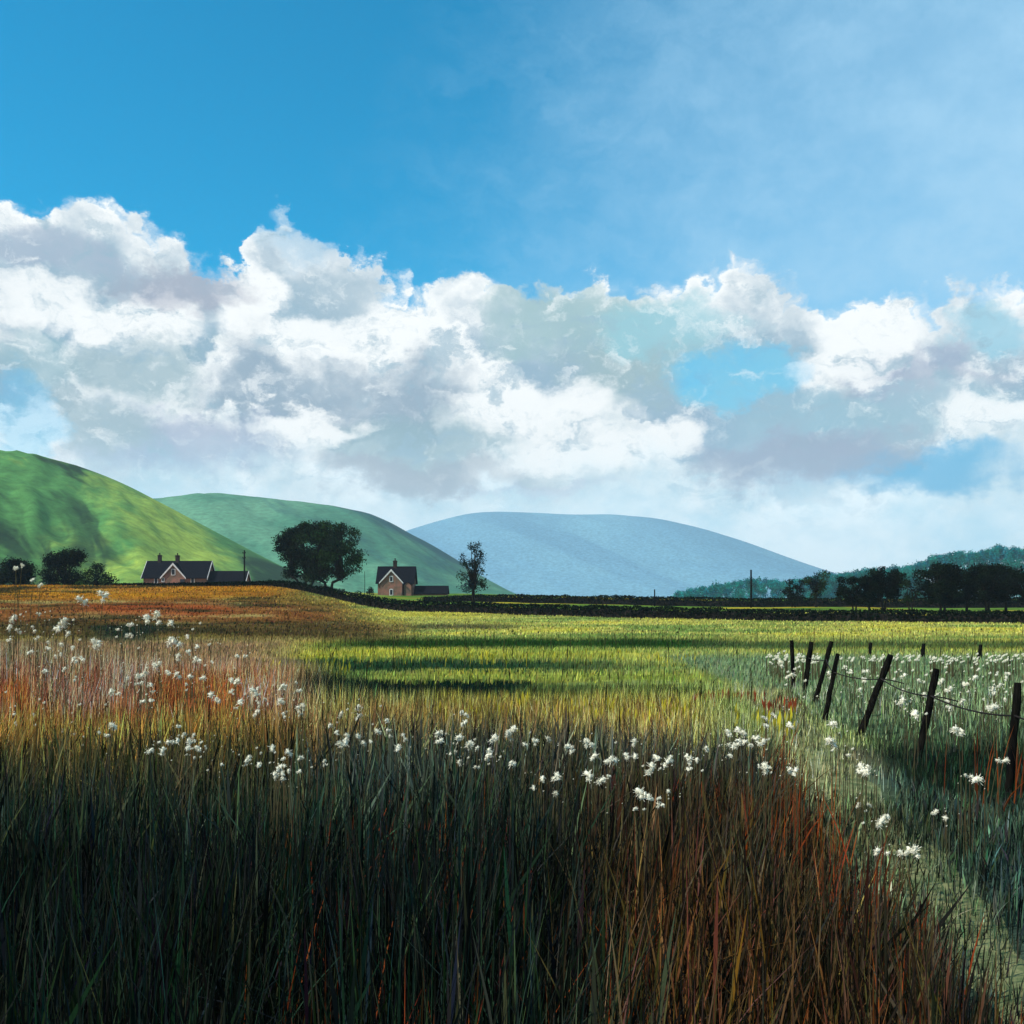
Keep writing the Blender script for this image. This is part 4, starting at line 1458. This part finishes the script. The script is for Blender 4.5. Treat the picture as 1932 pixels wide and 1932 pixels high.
def cotton(u, v, label, hgt, size_u, Yfix=None):
    """one plant whose head shows at (u, v); hgt = its own height"""
    if Yfix:
        Y = Yfix
        x = (u - U0) * K * Y
        hgt = CAM_H - (v - V0) * K * Y - float(gz(x, Y))
    else:
        Y, x, hgt = solve_spot(u, v, hgt)
    zb = float(gz(x, Y))
    root = empty('cotton_grass', (x, Y, zb), random.uniform(-0.6, 0.6))
    tag(root, label, 'cotton grass', CG, 'thing')
    st = bpy.data.objects.new('stem', random.choice(STEMS))
    COL.objects.link(st)
    st.parent = root
    wd = max(1.0, Y / 9)
    st.scale = (wd, wd, hgt)
    hd = bpy.data.objects.new('flower_head', random.choice(HEADS))
    COL.objects.link(hd)
    hd.parent = root
    s = size_u * K * Y * random.uniform(0.75, 1.25) * 0.62
    hd.location = (0, 0, hgt - 0.1 * s)
    hd.scale = (s, s, s)
    hd.rotation_euler = (random.uniform(-.5, .5), random.uniform(-.6, .6), random.uniform(0, 6.28))


def build_cotton():
    # explicit heads: (label, height, size, [(u, v) ...])
    A = [('tall white cotton grass head rising before the dark trees at far left', None, 8, [(8, 1092), (28, 1073), (53, 1071), (38, 1082), (66, 1081), (72, 1100), (124, 1107)]),
         ('white cotton grass head above the grey grass at upper left', 0.85, 14,
          [(167, 1139), (190, 1136), (172, 1145), (267, 1160), (300, 1168), (318, 1180), (292, 1186), (363, 1183), (372, 1181), (12, 1188), (18, 1178), (48, 1172), (70, 1180), (86, 1165), (108, 1171), (116, 1178), (142, 1178),
           (128, 1189), (10, 1202), (37, 1191), (65, 1196), (74, 1206), (112, 1215), (160, 1206), (176, 1214), (195, 1215), (212, 1208), (228, 1196), (244, 1185), (233, 1198), (255, 1193), (240, 1225), (98, 1224), (125, 1222), (328, 1215), (340, 1222), (345, 1232), (338, 1234), (350, 1206), (385, 1210), (396, 1228), (386, 1248), (392, 1243), (402, 1232), (440, 1252), (452, 1250)]),
         ('white cotton grass head over the rusty grass on the left', 0.78, 13,
          [(60, 1233), (75, 1228), (104, 1240), (126, 1238), (145, 1243), (155, 1247), (95, 1252), (110, 1258), (133, 1276), (138, 1282), (262, 1258), (270, 1265), (280, 1262), (290, 1270), (258, 1280), (266, 1285), (240, 1286), (280, 1292),
            (318, 1280), (325, 1285), (345, 1290), (370, 1286), (400, 1285), (440, 1295), (447, 1300), (476, 1305), (480, 1300), (492, 1310), (505, 1308), (395, 1312), (402, 1320), (421, 1318), (440, 1325), (455, 1322), (468, 1324), (472, 1318), (490, 1325), (505, 1322), (520, 1330), (540, 1325),
            (193, 1310), (222, 1313), (250, 1308), (285, 1312), (302, 1320), (314, 1316), (345, 1315), (540, 1305), (550, 1300), (570, 1312), (560, 1290), (556, 1338), (570, 1335), (520, 1350), (535, 1345), (500, 1350), (545, 1352), (574, 1352)]),
         ('small white cotton grass head low among the reddish stems at far left', 0.6, 10,
          [(25, 1315), (30, 1328), (22, 1345), (32, 1360), (45, 1370), (55, 1375), (40, 1335), (60, 1350), (75, 1330), (82, 1322), (105, 1378), (128, 1370), (138, 1352), (150, 1340), (145, 1370), (135, 1385), (160, 1390), (168, 1395), (190, 1332)]),
         ('bright white cotton grass head alone in the dark rushes at left', 0.85, 18, [(196, 1378), (204, 1374), (222, 1385)]),
         ('white cotton grass head in the tight tuft low on the left', 0.85, 13,
          [(288, 1405), (302, 1410), (310, 1418), (318, 1402), (325, 1412), (330, 1395), (345, 1415), (355, 1420), (350, 1405), (362, 1410), (368, 1398), (375, 1415), (380, 1405), (385, 1420), (378, 1395), (390, 1400), (360, 1425), (372, 1430), (350, 1430), (340, 1375), (345, 1385), (352, 1378)]),
         ('white cotton grass head in the tuft left of centre at the front', 0.85, 13,
          [(403, 1437), (423, 1442), (470, 1440), (490, 1430), (500, 1418), (512, 1420), (522, 1412), (480, 1445), (535, 1465), (528, 1455), (540, 1450), (525, 1445), (548, 1455), (535, 1440), (560, 1440), (575, 1450), (585, 1448), (597, 1450), (600, 1438), (604, 1430), (545, 1432), (555, 1424), (519, 1468), (530, 1475)]),
         ('white cotton grass head in the row across the left centre', 0.82, 14,
          [(655, 1322), (662, 1342), (668, 1352), (655, 1355), (640, 1365), (647, 1385), (652, 1390), (620, 1385), (640, 1395), (632, 1380), (660, 1395), (700, 1378), (710, 1390), (720, 1395), (735, 1400), (742, 1404), (728, 1340), (725, 1358), (732, 1385), (745, 1385), (760, 1402), (668, 1405), (690, 1405), (683, 1396), (695, 1380)]),
         ('white cotton grass head in the row across the middle of the foreground', 0.82, 14,
          [(838, 1395), (848, 1388), (852, 1378), (850, 1398), (845, 1405), (860, 1410), (878, 1355), (890, 1350), (875, 1365), (888, 1395), (902, 1388), (892, 1405), (905, 1410), (912, 1385), (928, 1390), (935, 1405), (948, 1385), (958, 1395), (968, 1380), (978, 1388), (988, 1392), (1002, 1395), (1018, 1392), (870, 1430), (860, 1420), (882, 1440), (912, 1435), (925, 1440), (938, 1425), (920, 1420), (963, 1435), (945, 1412)]),
         ('white cotton grass head right of centre above the rust coloured sedge', 0.84, 15,
          [(1068, 1415), (1078, 1408), (1085, 1420), (1092, 1412), (1108, 1402), (1120, 1405), (1128, 1420), (1142, 1425), (1148, 1415), (1155, 1430), (1040, 1462), (1048, 1470), (1055, 1465), (1018, 1492), (1058, 1490), (1112, 1465), (1137, 1470), (1140, 1460), (1165, 1430), (1178, 1422), (1195, 1418), (1202, 1428), (1215, 1440), (1225, 1450), (1230, 1442), (1240, 1432),
           (1250, 1448), (1262, 1445), (1280, 1440), (1295, 1448), (1308, 1440), (1318, 1442), (1200, 1505), (1215, 1510), (1222, 1525), (1215, 1535), (1262, 1500), (1250, 1505), (1240, 1512)]),
         ('white cotton grass head left of the path at the right', 0.8, 14,
          [(1350, 1400), (1358, 1395), (1370, 1405), (1382, 1390), (1390, 1382), (1400, 1395), (1412, 1388), (1405, 1402), (1424, 1400), (1438, 1395), (1445, 1408), (1330, 1420), (1335, 1432), (1380, 1415), (1418, 1412), (1432, 1450), (1440, 1442), (1452, 1448), (1462, 1440), (1490, 1448), (1505, 1455), (1470, 1462), (1440, 1352), (1450, 1360), (1465, 1350), (1480, 1372)]),
         ('white cotton grass head beside the path near the leaning posts', 0.55, 16, [(1575, 1382), (1580, 1376), (1573, 1412), (1612, 1420), (1608, 1425), (1625, 1455), (1633, 1450), (1640, 1462)]),
         ('low white cotton grass head on the path at the lower right', 0.3, 16, [(1635, 1545), (1628, 1550), (1650, 1548), (1668, 1552), (1672, 1545), (1640, 1525), (1655, 1605), (1670, 1608), (1690, 1600), (1700, 1605), (1727, 1592), (1622, 1515), (1780, 1545), (1770, 1540)]),
         ('white cotton grass head in the rushes behind the front posts', 0.6, 16, [(1830, 1467), (1825, 1475), (1836, 1460), (1890, 1440), (1882, 1448), (1720, 1350), (1740, 1345), (1800, 1372)]),
         ('white cotton grass head in the grey green field beyond the fence', 0.5, 14,
          [(1450, 1250), (1462, 1255), (1475, 1262), (1480, 1272), (1470, 1285), (1495, 1280), (1490, 1290), (1510, 1262), (1555, 1268), (1600, 1268), (1612, 1272), (1625, 1290), (1632, 1295), (1640, 1280), (1660, 1285), (1700, 1290), (1732, 1262), (1735, 1270), (1770, 1292), (1798, 1298), (1812, 1285), (1830, 1272), (1835, 1268), (1868, 1300), (1878, 1295), (1885, 1302), (1890, 1288), (1905, 1270), (1912, 1275), (1685, 1315), (1692, 1322), (1700, 1310), (1715, 1328), (1738, 1322), (1745, 1330), (1750, 1318), (1790, 1320), (1800, 1328), (1810, 1318), (1822, 1330), (1865, 1325), (1882, 1330), (1905, 1318), (1640, 1310)]),
         ]
    todo = []
    for lab, h, size, pts in A:
        for (u, v) in pts:
            todo.append((size * random.choice((0.45, 0.6, 0.75, 0.9, 1.05, 1.25)), lab, h, u + random.gauss(0, 9), v + random.gauss(0, 7)))
    todo.sort(key=lambda q: -q[0])
    for size, lab, h, u, v in todo[:292]:
        if h is None:
            cotton(u, v, lab, None, size, 11.5 + random.uniform(-1, 1))
        else:
            cotton(u, v, lab, h * random.uniform(1.02, 1.2), size)
    small = [(u, v, (0.55 if h is None else h), size) for size, lab, h, u, v in todo[292:] if v > 1130]
    # the pale line of far cotton grass, too many and too small to tell apart: one mass
    V, F = [], []
    base = HEADS[0]
    bv = np.array([v.co[:] for v in base.vertices])
    bf = [list(p.vertices) for p in base.polygons]
    Vs, flat, sizes, k = [], [], [], 0
    spots = list(small)
    for i in range(330):
        u = random.uniform(1445, 2000) if i < 280 else random.uniform(1500, 1960)
        v = random.gauss(1244, 4.5) if i < 280 else random.uniform(1255, 1335)
        if 1545 < u < 1640 and random.random() < .6: continue
        spots.append((u, v, 0.45, random.uniform(3.5, 8)))
    # specks of loose fluff near the bigger heads
    for size, lab, h, u, v in todo[:292]:
        if v > 1150:
            for _ in range(random.choice((0, 1, 2, 3, 4))):
                spots.append((u + random.gauss(0, 20), v + random.gauss(0, 14), h, random.uniform(1.6, 4)))
    slot = []
    for (u, v, h, size) in spots:
        Y, x, hh = solve_spot(u, v, h)
        if hh > 1.3: continue
        x = (u - U0) * K * Y
        z = CAM_H - (v - V0) * K * Y
        zb = float(gz(x, Y))
        if z < zb + 0.1: continue
        s = size * K * Y * 0.55
        Vs.append(bv * np.array([s * .8, s * .8, s * 1.2]) + np.array([x, Y, z]))
        for p in bf:
            flat.extend([q + k for q in p]); sizes.append(len(p)); slot.append(0)
        k += len(bv)
        w = 0.0018 + 0.00028 * Y
        Vs.append(np.array([[x - w, Y, zb], [x + w, Y, zb], [x + w * .7, Y, z], [x - w * .7, Y, z]]))
        flat.extend([k, k + 1, k + 2, k + 3]); sizes.append(4); k += 4; slot.append(1)
    me = np_mesh('cotton_grass_drift', np.concatenate(Vs), np.array(flat), np.array(sizes))
    me.materials.append(M_COTTON)
    me.materials.append(M_STEM)
    me.polygons.foreach_set('material_index', np.array(slot, dtype=np.int32))
    tag(link('cotton_grass_drift', me), 'pale drift of the smallest cotton grass along the field beyond the fence', 'cotton grass', None, 'stuff')


build_cotton()


# ------------------------------------------------------------------ air
def haze():
    m = bpy.data.materials.new('haze_air')
    m.use_nodes = True
    m.node_tree.nodes.clear()
    t = NT(m.node_tree)
    out = t.new('ShaderNodeOutputMaterial')
    v = t.new('ShaderNodeVolumePrincipled')
    v.inputs['Color'].default_value = (0.74, 0.92, 1.0, 1)
    v.inputs['Density'].default_value = 0.00017
    v.inputs['Anisotropy'].default_value = 0.0
    t.l.new(v.outputs[0], out.inputs['Volume'])
    o = MB().box((-5000, -60, -8), (5000, 3500, 235)).build('haze', m)
    tag(o, 'thin blue haze lying over the fields and hills', 'haze', None, 'stuff')


haze()
